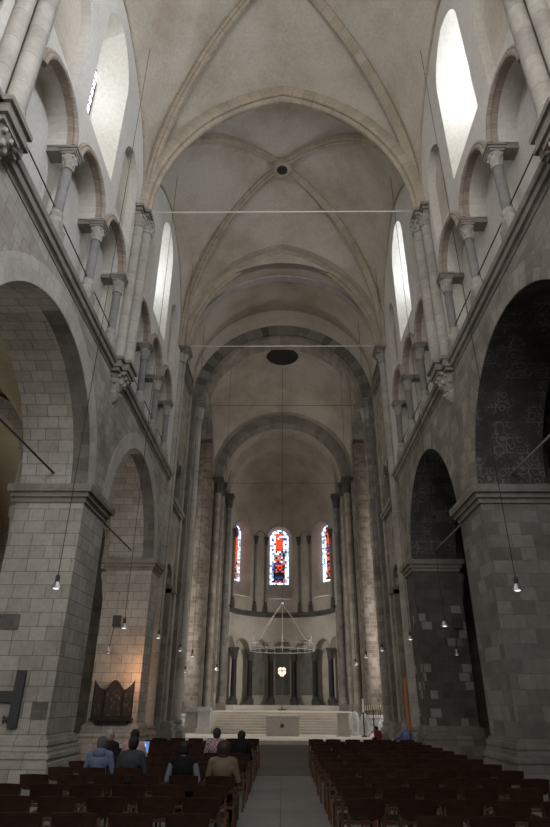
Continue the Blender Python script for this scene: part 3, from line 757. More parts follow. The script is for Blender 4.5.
for i in range(6):
    a = (i + 1) * ST - PI / 2; x, y, _ = pol(3.86, a, 0)
    lab = '%s dark column of the apse arcade, counted from the left' % ORD[i]
    t = column('apse_column', lab, 'column', x, y, ZF + .3, ZF + .85, 4.35, ZSP + .02, .2, .3, ('basalt_dark', 'carved_dark', 'carved_dark'), 'columns of the apse arcade', aba=.3)
for i in range(NA):
    c = (i + .5) * ST - PI / 2; hw = ST * .40
    m = MB(); P = [pol(R1 - .03, c - hw * 1.06 * cos(t), ZSP + hw * R1 * 1.06 * sin(t)) for t in lin(0, PI, 16)]
    m.tube(P, .05, 6); struct(m.build('trim_apse_arch', 'carved'))
# ledge
m = MB(); LP = [(0, 7.45), (-.06, 7.5), (-.06, 7.58), (-.16, 7.66), (-.16, 7.78), (-.12, 7.82), (.6, 7.82)]
for (d0, z0), (d1, z1) in zip(LP[:-1], LP[1:]):
    m.loft([pol(R1 + d0, a, z0) for a in lin(-PI / 2, PI / 2, 60)], [pol(R1 + d1, a, z1) for a in lin(-PI / 2, PI / 2, 60)])
struct(m.build('trim_apse_ledge', 'carved_dark', angle=20))
# upper tier with three windows
WA = [D2(-53), D2(-3.2), D2(50)]; RU = RA; HWf = 1.02 / RU; RP = 4.95; HWp = .78 / RP; ZS0, ZSA = 8.9, 13.75
PZ0, PZA = 10.15, 13.9
aa = [-PI / 2]
for c in WA: aa += [c - HWf * cos(t) for t in lin(0, PI, 16)]
aa += [PI / 2]
ff = []
for i in range(len(aa) - 1): ff += lin(aa[i], aa[i + 1], 6)[:-1] if aa[i + 1] - aa[i] > .1 else [aa[i]]
ff.append(PI / 2)
def topz(a, c, hw, zs, R): return zs + sqrt(max(0., 1 - ((a - c) / hw) ** 2)) * hw * R
m = MB()
def wof(a):
    for c in WA:
        if abs(a - c) < HWf + 1e-6: return c
    return None
for a, b in zip(ff[:-1], ff[1:]):
    mid = (a + b) / 2; c = wof(mid)
    if c is None: m.loft([pol(RU, a, 7.7), pol(RU, b, 7.7)], [pol(RU, a, 15.95), pol(RU, b, 15.95)])
    else:
        m.loft([pol(RU, a, 7.7), pol(RU, b, 7.7)], [pol(RU, a, ZS0), pol(RU, b, ZS0)])
        m.loft([pol(RU, a, topz(a, c, HWf, ZSA, RU)), pol(RU, b, topz(b, c, HWf, ZSA, RU))], [pol(RU, a, 15.95), pol(RU, b, 15.95)])
for c in WA:
    F = [pol(RU, c - HWf, ZS0)] + [pol(RU, c - HWf * cos(t), topz(c - HWf * cos(t), c, HWf, ZSA, RU)) for t in lin(0, PI, 16)] + [pol(RU, c + HWf, ZS0)]
    B = [pol(RP, c - HWp, PZ0)] + [pol(RP, c - HWp * cos(t), topz(c - HWp * cos(t), c, HWp, PZA, RP)) for t in lin(0, PI, 16)] + [pol(RP, c + HWp, PZ0)]
    m.loft(F, B, 0, True)
struct(m.build('wall_apse_upper', 'plaster_apse', angle=50))
# stained glass
def glass_color(i, j, ni, nj, rnd, side=0):
    u = abs((i + .5) / ni - .5) * 2; v = (j + .5) / nj
    if side and 1 < j < nj - 1:
        k = i if side < 0 else ni - 1 - i
        if 0 < k < (8 if side < 0 else 7): return rnd.choice([1, 1, 1, 5, 4, 2])
        return rnd.choice([0, 0, 3, 6])
    if i in (0, ni - 1) or j == 0: return 0 if rnd.random() < .8 else 3
    if i in (1, ni - 2): return rnd.choice([2, 3, 3, 0, 0])
    if v > .60:
        if u < .5 and v < .93: return 1 if rnd.random() < .85 else rnd.choice([5, 5, 0])
        return rnd.choice([0, 0, 6, 3, 0, 2])
    if v > .52: return rnd.choice([0, 0, 3, 4])
    if v > .38: return rnd.choice([1, 3, 4, 0, 6, 1])
    if v > .2: return rnd.choice([2, 1, 4, 1, 4, 2]) if u < .6 else rnd.choice([6, 3])
    if v > .15: return 4
    return rnd.choice([1, 1, 2, 4]) if u < .7 else rnd.choice([0, 2])
for wi, c in enumerate(WA):
    o = pol(RP, c, PZ0); lab = ['left', 'middle', 'right'][wi]
    t = thing('stained_glass_window', 'arched stained glass window in red white and blue, %s of three in apse' % lab, 'window', o, 0, 'stained glass windows of the apse')
    hw = .78; ex = Vector((cos(c), -sin(c), 0)); ey = Vector((sin(c), cos(c), 0)); O = Vector((o[0], o[1], 0))
    m = MB(); ni, nj = 10, 28; zt = PZA + hw; rnd = random.Random(5 + wi * (wi != 1))
    def gp3(x, z, d): return O + ex * x + ey * d + Vector((0, 0, z))
    for j in range(nj):
        for i in range(ni):
            x0, x1 = -hw + 2 * hw * i / ni + .012, -hw + 2 * hw * (i + 1) / ni - .012
            z0, z1 = PZ0 + (zt - PZ0) * j / nj + .012, PZ0 + (zt - PZ0) * (j + 1) / nj - .012
            if z1 > PZA and math.hypot(max(abs(x0), abs(x1)), max(0, z1 - PZA)) > hw + .04: continue
            if j % 9 == 8: z1 -= .03
            jt = lambda: rnd.uniform(-.018, .018)
            m.add([gp3(x0 + jt(), z0, -.03), gp3(x1 + jt(), z0, -.03), gp3(x1 + jt(), z1, -.03), gp3(x0 + jt(), z1, -.03)], [(0, 1, 2, 3)], None, glass_color(i, j, ni, nj, rnd, wi - 1))
    # rows of a half round of white pieces follow the arch
    for k in range(14):
        a0, a1 = PI * k / 14 + .02, PI * (k + 1) / 14 - .02
        m.add([gp3(hw * .995 * cos(a0), PZA + hw * .995 * sin(a0), -.035), gp3(hw * .995 * cos(a1), PZA + hw * .995 * sin(a1), -.035), gp3(hw * .83 * cos(a1), PZA + hw * .83 * sin(a1), -.035), gp3(hw * .83 * cos(a0), PZA + hw * .83 * sin(a0), -.035)], [(0, 1, 2, 3)], None, [0, 0, 3][k % 3])
    m.build('glass_pieces', GL, o, t, False)
    m = MB(); L = [(-hw, PZ0), (hw, PZ0)] + [(hw * cos(a), PZA + hw * sin(a)) for a in lin(0, PI, 20)]
    n = len(L); m.add([gp3(x, z, 0) for x, z in L], [tuple(range(n))]); m.add([gp3(x * 1.03, z, .04) for x, z in L], [tuple(range(n))])
    m.build('leading', 'lead', o, t, False)
for i, (ad, R) in enumerate(((-72, 3.9), (-33, 3.93), (-19.5, 3.93), (19.5, 3.93), (33, 3.93), (72, 3.9))):
    x, y, _ = pol(R, D2(ad), 0)
    column('window_colonnette', '%s thin colonnette between the apse windows, counted from the left' % ORD[i], 'column', x, y, 7.82, 8.6, 13.1, 13.75, .09, .17, ('basalt', 'carved_dark', 'carved_dark'), 'colonnettes of the apse upper tier')
m = MB()
for s_ in (-1, 1):
    c = D2(26.2) * s_; hw = D2(6.6)
    P = [pol(RU - .06, c - hw * cos(t), 13.75 + hw * RU * sin(t)) for t in lin(0, PI, 12)]; m.tube(P, .06, 6)
for c in WA:
    P = [pol(RU - .03, c - HWf * 1.07 * cos(t), ZSA + 1.02 * 1.07 * sin(t)) for t in lin(0, PI, 18)]; m.tube(P, .05, 6)
struct(m.build('trim_apse_blind_arch', 'carved'))

# steps, platform, altar
m = MB(); m.prism([[(-4.2, 27.4), (4.2, 27.4), (4.2, 29.2), (4.8, 29.2), (4.8, 35.8), (-5.2, 35.8), (-5.2, 29.2), (-4.2, 29.2)]], 'z', 0, .15); tag(m.build('stone_platform', 'steps', (0, 30, 0), smooth=False), 'low pale stone platform in front of the altar steps', 'platform')
m = MB(); ns = 8
for i in range(ns):
    z0 = .15 + (ZF - .15) * i / ns; z1 = .15 + (ZF - .15) * (i + 1) / ns
    y = 32.9 + i * .36
    m.box(-3.55, 4.15, y, 35.8, max(.15, z0 - .02), z1 - .025); m.box(-3.55, 4.15, y - .035, 35.8, z1 - .03, z1)
tag(m.build('stone_steps', 'steps', (0, 34, .15), smooth=False), 'wide flight of pale stone steps rising to the apse', 'steps')
org = (.02, 31.4, .15); t = thing('altar', 'plain grey stone block altar in front of the steps', 'altar', org)
m = MB(); m.box(-.76, .8, 31.0, 31.8, .15, .93); m.build('altar_block', 'altar', org, t, False)
m = MB(); m.box(-.8, .84, 30.96, 31.84, .93, 1.0); m.build('altar_top', 'altar', org, t, False)
m = MB(); m.box(-.1, .1, 30.975, 31.0, .5, .68); m.box(-.075, .075, 30.96, 30.98, .525, .655, 1); m.build('plaque', ['mould', 'carved_dark'], org, t, False)
m = MB(); m.box(2.66, 3.2, 31.2, 31.42, .15, 1.14); m.box(2.63, 3.23, 31.17, 31.45, 1.1, 1.16); m.box(2.6, 3.26, 31.1, 31.5, .15, .2)
tag(m.build('ambo', 'altar', (2.93, 31.3, .15), smooth=False), 'upright grey stone slab lectern right of the altar', 'lectern')
# pedestals at the feet of the choir piers
for i, (x, y, w_, h, sg) in enumerate(((-4.72, 33.6, .28, 1.15, -1), (-3.97, 33.0, .3, 1.2, -1))):
    m = MB(); m.box(x - w_, x + w_, y - .4, y + .5, .15, .15 + h); m.box(x - w_ - .05, x + w_ + .05, y - .45, y + .55, h - .05, h + .03); m.box(x - w_ - .06, x + w_ + .06, y - .46, y + .56, .15, .4)
    tag(m.build('stone_pedestal', 'carved' if i == 0 else 'pale', (x, y, .15), smooth=False), ['dark weathered stone block left of the steps, beside the columns', 'pale stone block at the left end of the steps'][i], 'pedestal')
for i, (x, y, w_, h) in enumerate(((3.62, 32.3, .2, 1.05), (4.02, 31.6, .22, .98))):
    m = MB(); m.lathe(x, y, [(w_ * .9, .15), (w_ * .95, .25), (w_ * .8, .3), (w_, .55), (w_ * 1.02, h * .75), (w_ * .85, h), (w_ * .45, h + .12), (.03, h + .15)], 20)
    tag(m.build('stone_urn', 'pale', (x, y, .15)), ['tall pale rounded stone vessel right of the ambo', 'pale rounded stone vessel under the white candle, beside the candelabrum'][i], 'vessel')
m = MB(); m.lathe(3.9, 31.0, [(.13, .15), (.13, .19), (.03, .22), (.025, 1.1), (.06, 1.13), (.06, 1.17)], 14); 
org = (3.9, 31.0, .15); t = thing('candle_stand', 'single tall white candle on an iron stand, right of ambo', 'candle', org)
m.build('stand', 'iron', org, t)
m = MB(); m.lathe(3.9, 31.0, [(.045, 1.17), (.04, 1.75), (.01, 1.77)], 12); m.build('candle', 'wax_white', org, t)
# candelabrum with eight candles
cx, cy = 4.32, 30.6
org = (cx, cy, .15); t = thing('candelabrum', 'black iron candelabrum with a row of short candles', 'candelabrum', org)
m = MB(); m.tube([(cx, cy, .18), (cx, cy, 1.25)], .03, 8)
for k in range(3):
    a = 2 * PI * k / 3 + .5; m.tube([(cx, cy, .45), (cx + .22 * cos(a), cy + .22 * sin(a), .3), (cx + .3 * cos(a), cy + .3 * sin(a), .17)], .02, 6)
for k in range(4):
    w_ = .1 + .085 * k; m.tube([(cx - w_, cy, 1.25), (cx - w_ * .9, cy, 1.0), (cx - w_ * .4, cy, .85 - .06 * k), (cx, cy, .8 - .06 * k)], .014, 6); m.tube([(cx + w_, cy, 1.25), (cx + w_ * .9, cy, 1.0), (cx + w_ * .4, cy, .85 - .06 * k), (cx, cy, .8 - .06 * k)], .014, 6)
m.box(cx - .38, cx + .38, cy - .02, cy + .02, 1.24, 1.27); m.build('candelabrum_frame', 'iron', org, t)
for k in range(8):
    x = cx - .36 + .72 * k / 7; m = MB(); m.lathe(x, cy, [(.04, 1.27), (.04, 1.29), (.022, 1.3), (.022, 1.48), (.004, 1.5)], 10); m.build('candle', 'wax', org, t)
# round lantern on a pole in the apse
org = (-.03, 43.5, ZF); t = thing('lantern_stand', 'round glowing cross lantern on a slender pole in the apse', 'lantern', org)
m = MB(); m.lathe(-.03, 43.5, [(.3, ZF), (.3, ZF + .06), (.05, ZF + .1), (.025, ZF + .15), (.025, 3.15)], 14); m.build('pole', 'iron', org, t)
m = MB()
for dx, dz in ((-.11, .1), (.11, .1), (-.11, -.06), (.11, -.06), (0, -.18)): m.ball((-.03 + dx, 43.5, 3.5 + dz), (.17, .05, .16), 14, 10)
m.build('lantern_disc', 'lantern', org, t)
m = MB(); m.box(-.05, -.01, 43.43, 43.46, 3.15, 3.85); m.box(-.3, .24, 43.43, 43.46, 3.52, 3.56); m.build('cross_bars', 'iron', org, t)
# ring chandelier on wires under the oculus
cy, R, zr, zh = YC + 1.5, 1.9, 4.28, 6.95
org = (.0, cy, zr); t = thing('ring_chandelier', 'large wrought ring chandelier hanging on wires in the crossing', 'chandelier', org)
def hoop(m, z, r, k=.02): m.tube([(r * cos(a), cy + r * sin(a), z) for a in lin(0, 2 * PI, 48)], k, 6)
m = MB(); hoop(m, zr, R, .022); hoop(m, zr + .34, R, .018)
for k in range(24):
    a = 2 * PI * k / 24; m.tube([(R * cos(a), cy + R * sin(a), zr), (R * cos(a), cy + R * sin(a), zr + .34)], .016, 5)
m.build('ring', 'rod', org, t)
for k in range(6):
    a = 2 * PI * (k + .5) / 6; x, y = R * cos(a), cy + R * sin(a)
    m = MB(); m.lathe(x, y, [(.1, zr + .34), (.1, zr + .37), (.035, zr + .38), (.035, zr + .7), (.01, zr + .74)], 10)
    m.build('candle_holder', 'rod', org, t)
m = MB()
for k in range(6):
    a = 2 * PI * (k + .5) / 6; m.tube([(0, cy, zh), (R * cos(a), cy + R * sin(a), zr + .34)], .013, 5)
m.build('suspension_wire', 'rod', org, t)
m = MB(); m.ball((0, cy, zh), .09, 12, 8); m.build('hub', 'alu', org, t)
m = MB(); m.tube([(0, cy, zh), (0, cy, sail(0, cy) + .0)], .012, 5); m.build('cable', 'cable', org, t)

# ------------------------------------------------------------------ things on the piers
# iron cross on the left pier
x, y = -5.8, 13.95
org = (x, y - .02, 1.06)
m = MB(); m.box(x - .1, x + .1, y - .07, y + .03, 1.06, 2.2); m.box(x - .95, x - .1, y - .07, y + .03, 1.56, 1.78); m.box(x - .2, x - .1, y - .05, y + .03, 1.2, 1.26); m.box(x - .22, x - .19, y - .06, y - .02, 1.15, 1.3)
tag(m.build('wall_cross', 'iron', org, smooth=False), 'dark iron cross fixed to the nearest left pier', 'cross')
# winged altarpiece
x0, x1, y = -6.62, -5.2, 22.38
org = ((x0 + x1) / 2, y, 1.05); t = thing('altarpiece', 'dark winged altarpiece with curved top hanging on left pier', 'altarpiece', org)
def ogee(a, b, zs, zp, kind, n=14):
    out = []
    for i in range(n + 1):
        q_ = i / n; h = {'mid': sin(PI * q_) ** 1.6, 'l': (1 - q_) ** 1.8, 'r': q_ ** 1.8}[kind]
        out.append((a + (b - a) * q_, zs + (zp - zs) * h))
    return out
wv = (x1 - x0); mid0, mid1 = x0 + wv * .26, x1 - wv * .26
for nm, a, b, kd, yy in (('centre_panel', mid0, mid1, 'mid', y - .1), ('wing', x0, mid0, 'l', y - .16), ('wing', mid1, x1, 'r', y - .16)):
    m = MB(); top = ogee(a, b, 1.95, 2.26, kd)
    m.prism([[(a, 1.06), (b, 1.06)] + top[::-1]], 'y', yy, y + .0 if nm == 'centre_panel' else yy + .05)
    pn = m.build(nm, 'darkwood', org, t, False)
    m = MB(); w2 = .05
    tp = [(p, z - .07) for p, z in ogee(a + w2, b - w2, 1.95, 2.26, kd)]
    m.prism([[(a + w2, 1.14), (b - w2, 1.14)] + tp[::-1]], 'y', yy - .006, yy)
    m.build('painting', MT['painting'], org, pn, False)
m = MB(); m.box(x0 - .03, x1 + .03, y - .22, y + .03, .98, 1.06); m.box(x0 + .15, x1 - .15, y - .14, y + .03, .86, .98); m.build('console', 'darkwood', org, t, False)
# leaning wooden board, right
m = MB(); m.box(4.93, 5.02, 24.95, 25.75, 0, 2.5); m.box(4.91, 4.93, 25.03, 25.67, .1, 2.4)
tag(m.build('wooden_board', 'panelwood', (4.98, 25.4, 0), smooth=False), 'tall orange brown wooden board standing behind the far right pier', 'board')
# votive candle stand in the right aisle
cx, cy = 6.24, 18.3; org = (cx, cy, 0)
t = thing('votive_stand', 'iron votive stand with burning candles behind the nearest right pier', 'candle stand', org)
m = MB(); m.lathe(cx, cy, [(.25, 0), (.25, .04), (.04, .08), (.03, .4)], 12); m.box(cx - .35, cx + .35, cy - .2, cy + .2, .4, .44); m.build('stand', 'iron', org, t)
for k in range(10):
    x, y = cx - .3 + .15 * (k % 5), cy - .1 + .2 * (k // 5); h = random.uniform(.2, .42)
    m = MB(); m.lathe(x, y, [(.03, .44), (.03, .44 + h)], 8); cd = m.build('candle', 'wax', org, t)
    m = MB(); m.ball((x, y, .44 + h + .05), (.018, .018, .05), 8, 6); m.build('flame', 'flame', org, cd)
# tie rods
def rod(p, q_, lab, r=.02, mat='rod', grp=None):
    m = MB(); m.tube([p, q_], r, 6); tag(m.build('tie_rod', mat, p), lab, 'tie rod', grp)
rod((-W + .3, 14.9, 17.2), (W - .3, 14.9, 17.2), 'pale iron tie rod across the nave between the vault bays', .026, 'rod_pale')
rod((-W + .2, 24.1, 17.6), (W - .2, 24.1, 17.6), 'pale iron tie rod across the nave before the crossing', .026, 'rod_pale')
rod((-4.4, 29.3, 16.95), (4.4, 29.3, 16.95), 'thin dark tie rod across the great dark arch', .012, 'cable')
rod((-4.4, 41.2, 16.5), (4.4, 41.2, 16.5), 'thin tie rod across the choir before the apse', .012, 'cable')
for sg in (-1, 1):
    for k, yc in enumerate(YB[1:]):
        rod((sg * 5.95, yc - 3.35, 6.9), (sg * 5.95, yc + 3.35, 6.9), 'iron tie rod through the %s %s nave arch' % (NEAR[k + 1], SIDE[sg]), .028, 'iron' if sg < 0 else 'rod', 'tie rods of the nave arches')
# hanging lamps on long cables
def cam_ray_dummy(): pass
LAMPS = [(-4.62, 12.0, 3.68, 'before the nearest left pier'), (-4.55, 17.4, 3.5, 'in the second left arch'), (4.8, 12.0, 3.68, 'before the nearest right pier'), (4.68, 17.4, 3.6, 'before the sooty right pier'),
         (-4.55, 22.4, 3.7, 'beside the far left half column'), (-4.35, 26.2, 3.55, 'before the left pilasters'), (-4.2, 28.8, 3.5, 'before the left reddish column'), (-4.75, 30.5, 2.9, 'low beside the left reddish column'),
         (4.7, 22.4, 3.7, 'beside the far right half column'), (4.25, 26.2, 3.6, 'before the right pilasters'), (3.8, 28.0, 3.45, 'before the right brick column'), (3.45, 29.2, 3.2, 'beside the thin right choir column'), (-3.2, 30.5, 3.0, 'beside the left choir column')]
for x, y, z, lab in LAMPS:
    zt = vault_z(x, y, 1 if y < 14.9 else 2) if y < 23.35 else (ZBv + sqrt(max(.1, W * W - x * x)) if y < Y3 else sail(x, max(30, y)))
    if y > Y3 and y < 29.8: zt = ZS + .15 + sqrt(max(0.05, 4.32 ** 2 - x * x))
    org = (x, y, z); t = thing('hanging_lamp', 'small silver lamp hanging on a long cable, %s' % lab, 'lamp', org, 0, 'lamps hanging on long cables')
    m = MB(); m.tube([(x, y, z + .2), (x, y, zt)], .009, 5); m.build('cable', 'cable', org, t)
    m = MB(); m.lathe(x, y, [(.03, z + .24), (.045, z + .22), (.045, z + .08), (.06, z + .06)], 12); m.build('socket', 'iron', org, t)
    m = MB(); m.lathe(x, y, [(.045, z + .1), (.06, z + .06), (.11, z - .02), (.115, z - .03), (.1, z - .03)], 14); m.build('lamp_shade', 'alu', org, t)
    m = MB(); m.ball((x, y, z - .01), (.075, .075, .04), 12, 8); m.build('bulb', 'lampglow', org, t)
# two small lamps on boxes fixed to the second piers
for sg, lab in ((-1, 'left pier behind altarpiece'), (1, 'sooty right pier')):
    x, y, z = sg * 6.3, 22.3, 3.2; org = (x, 22.4, z)
    t = thing('wall_lamp', 'small lamp on a short cord below a box on the %s' % lab, 'lamp', org)
    m = MB(); m.box(x - .14 + .15, x + .14 + .15, 22.3, 22.43, z + .85, z + 1.25); m.build('box', 'iron' if sg < 0 else 'carved_dark', org, t, False)
    m = MB(); m.tube([(x + .1, y, z + .9), (x, y, z + .1)], .012, 5); m.build('cable', 'cable', org, t)
    m = MB(); m.lathe(x, y, [(.03, z + .14), (.04, z + .06), (.1, z - .05), (.09, z - .06)], 12); m.build('lamp_shade', 'alu', org, t)
    m = MB(); m.ball((x, y, z - .03), (.06, .06, .04), 10, 6); m.build('bulb', 'lampglow', org, t)
# thin cables hanging free from the vault
# ------------------------------------------------------------------ chairs (metres from here on)
def part(m, name, mat, parent, smooth=True): return m.build(name, mat, (0, 0, 0), parent, smooth, 1.)
def make_chair():
    t = thing('wooden_chair', '', 'chair', (0, 0, 0), 0, 'wooden chairs in the nave', 1.)
    m = MB()                                       # curved back panel, rounded lower corners
    nx, nz = 14, 6; hw = .235
    def bp(u, v, d):
        x = -hw + 2 * hw * u; c = (x / hw) ** 2
        lowc = .06 * (max(0., abs(x / hw) - .62) / .38) ** 1.6
        z = .59 + lowc + (.215 - lowc - .012 * c) * v
        x *= .93 + .07 * v
        return (x, -.262 - .03 * v + .028 * c + d, z)
    F = [bp(i / nx, j / nz, 0) for j in range(nz + 1) for i in range(nx + 1)]; B = [bp(i / nx, j / nz, .014) for j in range(nz + 1) for i in range(nx + 1)]
    n = len(F); f = []
    for j in range(nz):
        for i in range(nx):
            a = j * (nx + 1) + i; q_ = (a, a + 1, a + nx + 2, a + nx + 1); f.append(q_); f.append(tuple(n + k for k in reversed(q_)))
    bd = [i for i in range(nx + 1)] + [j * (nx + 1) + nx for j in range(1, nz + 1)] + [nz * (nx + 1) + i for i in range(nx - 1, -1, -1)] + [j * (nx + 1) for j in range(nz - 1, 0, -1)]
    for k in range(len(bd)): a, b = bd[k], bd[(k + 1) % len(bd)]; f.append((a, b, n + b, n + a))
    m.add(F + B, f); part(m, 'backrest', 'chair', t)
    m = MB()
    def sp(u, v, d):
        x = -.215 + .43 * u; y = -.19 + .40 * v; return (x, y, .445 - .018 * (1 - (x / .215) ** 2) - .03 * max(0, v - .85) / .15 * .4 + .012 * (v - .5) + d)
    F = [sp(i / 8, j / 8, 0) for j in range(9) for i in range(9)]; B = [sp(i / 8, j / 8, -.016) for j in range(9) for i in range(9)]; n = 81; f = []
    for j in range(8):
        for i in range(8): a = j * 9 + i; q_ = (a, a + 1, a + 10, a + 9); f.append(q_); f.append(tuple(n + k for k in reversed(q_)))
    bd = list(range(9)) + [j * 9 + 8 for j in range(1, 9)] + [72 + i for i in range(7, -1, -1)] + [j * 9 for j in range(7, 0, -1)]
    for k in range(len(bd)): a, b = bd[k], bd[(k + 1) % len(bd)]; f.append((a, b, n + b, n + a))
    m.add(F + B, f); part(m, 'seat', 'chair', t)
    def leg(x0, y0, z0, x1, y1, z1, x2=None, y2=None, z2=None, w=.016):
        m = MB(); pts = [(x0, y0, z0), (x1, y1, z1)] + ([(x2, y2, z2)] if x2 is not None else [])
        v = []; f = []
        for x, y, z in pts: v += [(x - w, y - w * 1.2, z), (x + w, y - w * 1.2, z), (x + w, y + w * 1.2, z), (x - w, y + w * 1.2, z)]
        for k in range(len(pts) - 1):
            for j in range(4): f.append((k * 4 + j, k * 4 + (j + 1) % 4, k * 4 + 4 + (j + 1) % 4, k * 4 + 4 + j))
        f += [(3, 2, 1, 0), tuple(len(v) - 4 + j for j in range(4))]
        m.add(v, f); return m
    for s_ in (-1, 1):
        part(leg(s_ * .225, -.235, 0, s_ * .225, -.185, .42, s_ * .205, -.232, .77), 'leg', 'chairleg', t, False)
        part(leg(s_ * .222, .2, 0, s_ * .222, .185, .43), 'leg', 'chairleg', t, False)
        m = MB(); m.box(s_ * .225 - .011, s_ * .225 + .011, -.19, .19, .37, .415); part(m, 'side_rail', 'chairleg', t, False)
    m = MB(); m.box(-.22, .22, .165, .185, .37, .41); part(m, 'front_rail', 'chairleg', t, False)
    m = MB(); m.box(-.22, .22, -.2, -.18, .36, .4); part(m, 'back_rail', 'chairleg', t, False)
    return t
proto = make_chair(); first = [True]
def copy_thing(root):
    r = root.copy(); COL.objects.link(r)
    for ch in list(root.children):
        c = ch.copy(); COL.objects.link(c); c.parent = r
    return r
NR = 13; ROWY = [7.40 + 1.13 * k for k in range(NR)]
COLX = {-1: [-.95 - .58 * k for k in range(6)], 1: [1.07 + .58 * k for k in range(6)]}
rj = random.Random(11)
for k in range(NR):
    for sg in (-1, 1):
        for c in range(6):
            if sg == 1 and k == 0 and c == 0: continue
            x, y = COLX[sg][c] + rj.uniform(-.025, .025), ROWY[k] + rj.uniform(-.03, .03)
            if k > 9 and c == 5 and sg == -1: pass
            o = proto if first[0] else copy_thing(proto); first[0] = False
            o.location = (x, y, 0); o.rotation_euler = (0, 0, rj.uniform(-.035, .035))
            o['label'] = 'brown wooden chair %s of the aisle, %s row from front, %s from aisle' % (SIDE[sg], ORD[NR - 1 - k], ORD[c])

# ------------------------------------------------------------------ people
SKIN = plain('skin', (.42, .25, .18), .6); SKIN2 = plain('skin_dark', (.3, .17, .12), .6)
def cloth(name, col): return plaster(name, col, scale=6., amt=.3, bump=.1)
def plaid(name):
    m, nt, b = nodes(name); tc = N(nt, 'ShaderNodeTexCoord'); ck = N(nt, 'ShaderNodeTexChecker', Scale=22.)
    ck.inputs['Color1'].default_value = (.42, .30, .33, 1); ck.inputs['Color2'].default_value = (.20, .10, .14, 1)
    nt.links.new(tc.outputs['Object'], ck.inputs['Vector']); nt.links.new(ck.outputs[0], b.inputs['Base Color']); b.inputs['Roughness'].default_value = .9
    return m
def remesh(o, vox=.012, it=3):
    r = o.modifiers.new('Remesh', 'REMESH'); r.mode = 'VOXEL'; r.voxel_size = vox; r.use_smooth_shade = True
    s_ = o.modifiers.new('Smooth', 'SMOOTH'); s_.factor = .5; s_.iterations = it
    return o
def person(label, loc, rz, skin, top, bottom, hair, hairkind='short', lean=0., turn=0., arms=None, scale=1., extras=None, seat=.45, sleeve=None, legs='chair', armsmat=None):
    t = thing('person', label, 'person', loc, rz, None, 1.); t.scale = (scale,) * 3
    def P(x, y, z): # lean forward about the hip
        q_ = z - .52; return (x, y + sin(lean) * q_, .52 + cos(lean) * q_) if q_ > 0 else (x, y, z)
    hip, chest, neck = P(0, 0, .54), P(0, -.01, .86), P(0, .0, 1.03)
    sh = [P(s_ * .175, 0, .965) for s_ in (-1, 1)]
    if arms is None: arms = [((-.25, .06, .70), (-.13, .28, .60)), ((.25, .06, .70), (.13, .28, .60))]
    if legs == 'low': kn = [(-.13, .38, .62), (.13, .38, .62)]; an = [(-.13, .46, .22), (.13, .46, .22)]
    else: kn = [(-.1, .43, .52), (.1, .43, .52)]; an = [(-.1, .44, .10), (.1, .44, .10)]
    hc = Vector(P(0, .035, 1.125)); rt = Matrix.Rotation(turn, 3, 'Z')
    def hd(x, y, z): return hc + rt @ Vector((x, y, z))
    def torso(m, g):
        m.ball(P(0, -.01, .56), (.165 + g, .125 + g, .12 + g), 16, 10); m.ball(P(0, -.01, .70), (.145 + g, .105 + g, .16 + g), 16, 10)
        m.ball(P(0, -.01, .86), (.172 + g, .115 + g, .16 + g), 16, 10); m.tube([sh[0], P(0, -.01, .985), sh[1]], [.062 + g, .075 + g, .062 + g], 12)
    def armtube(m, k, g, to=1.):
        e, w_ = arms[k]; w2 = [e[i] + (w_[i] - e[i]) * to for i in range(3)]
        m.tube([sh[k], [(sh[k][i] + e[i]) / 2 for i in range(3)], e, [(e[i] + w2[i]) / 2 for i in range(3)], w2], [.055 + g, .05 + g, .042 + g, .038 + g, .03 + g], 10)
    # body: one continuous skin
    m = MB(); torso(m, -.012)
    m.tube([P(0, -.01, .98), P(0, .0, 1.04), tuple(hd(0, -.01, -.04))], [.06, .054, .054], 12)
    m.ball(hd(0, .0, .02), (.076, .096, .105), 18, 12); m.ball(hd(0, .03, -.05), (.058, .065, .07), 14, 10)
    m.ball(hd(0, .1, -.015), (.014, .02, .022), 8, 6); m.ball(hd(0, .088, -.06), (.026, .014, .008), 8, 5); m.ball(hd(0, .082, -.1), (.025, .02, .018), 8, 6)
    for s_ in (-1, 1):
        m.ball(hd(s_ * .077, -.005, -.01), (.012, .022, .033), 8, 6); m.ball(hd(s_ * .03, .085, .028), (.02, .012, .006), 8, 5)
    for k, s_ in enumerate((-1, 1)):
        armtube(m, k, -.008)
        e, w_ = Vector(arms[k][0]), Vector(arms[k][1]); d = (w_ - e).normalized(); sd = d.cross(Vector((0, 0, 1))).normalized(); up = sd.cross(d)
        pc = w_ + d * .05
        m.tube([w_, pc, w_ + d * .085], [.026, .034, .03], 10)
        for fi, fl in enumerate((.062, .074, .069, .054)):
            b0 = w_ + d * .08 + sd * (-.027 + .018 * fi)
            m.tube([b0, b0 + d * fl * .5 - up * .01, b0 + d * fl * .85 - up * .035], [.0095, .009, .008], 7)
        th = w_ + d * .03 - sd * s_ * .0 + sd * (-.03 * s_)
        m.tube([th, th + d * .03 + sd * (-.022 * s_), th + d * .06 + sd * (-.026 * s_) - up * .01], [.012, .011, .009], 7)
        hp = (s_ * .09, .0, .52); m.tube([hp, [(hp[i] + kn[k][i]) / 2 for i in range(3)], kn[k]], [.082, .07, .052], 10)
        m.tube([kn[k], [(kn[k][i] * .55 + an[k][i] * .45) for i in range(3)], an[k]], [.05, .05, .036], 10)
        m.tube([an[k], (an[k][0], an[k][1] + .05, an[k][2] - .05), (an[k][0], an[k][1] + .15, an[k][2] - .065)], [.035, .04, .028], 10)
    remesh(part(m, 'body', skin, t), .0085, 2)
    # garments
    m = MB(); torso(m, .008)
    if sleeve is None:
        for k in (0, 1): armtube(m, k, .010, .98)
    remesh(part(m, 'top', top, t), .012, 4)
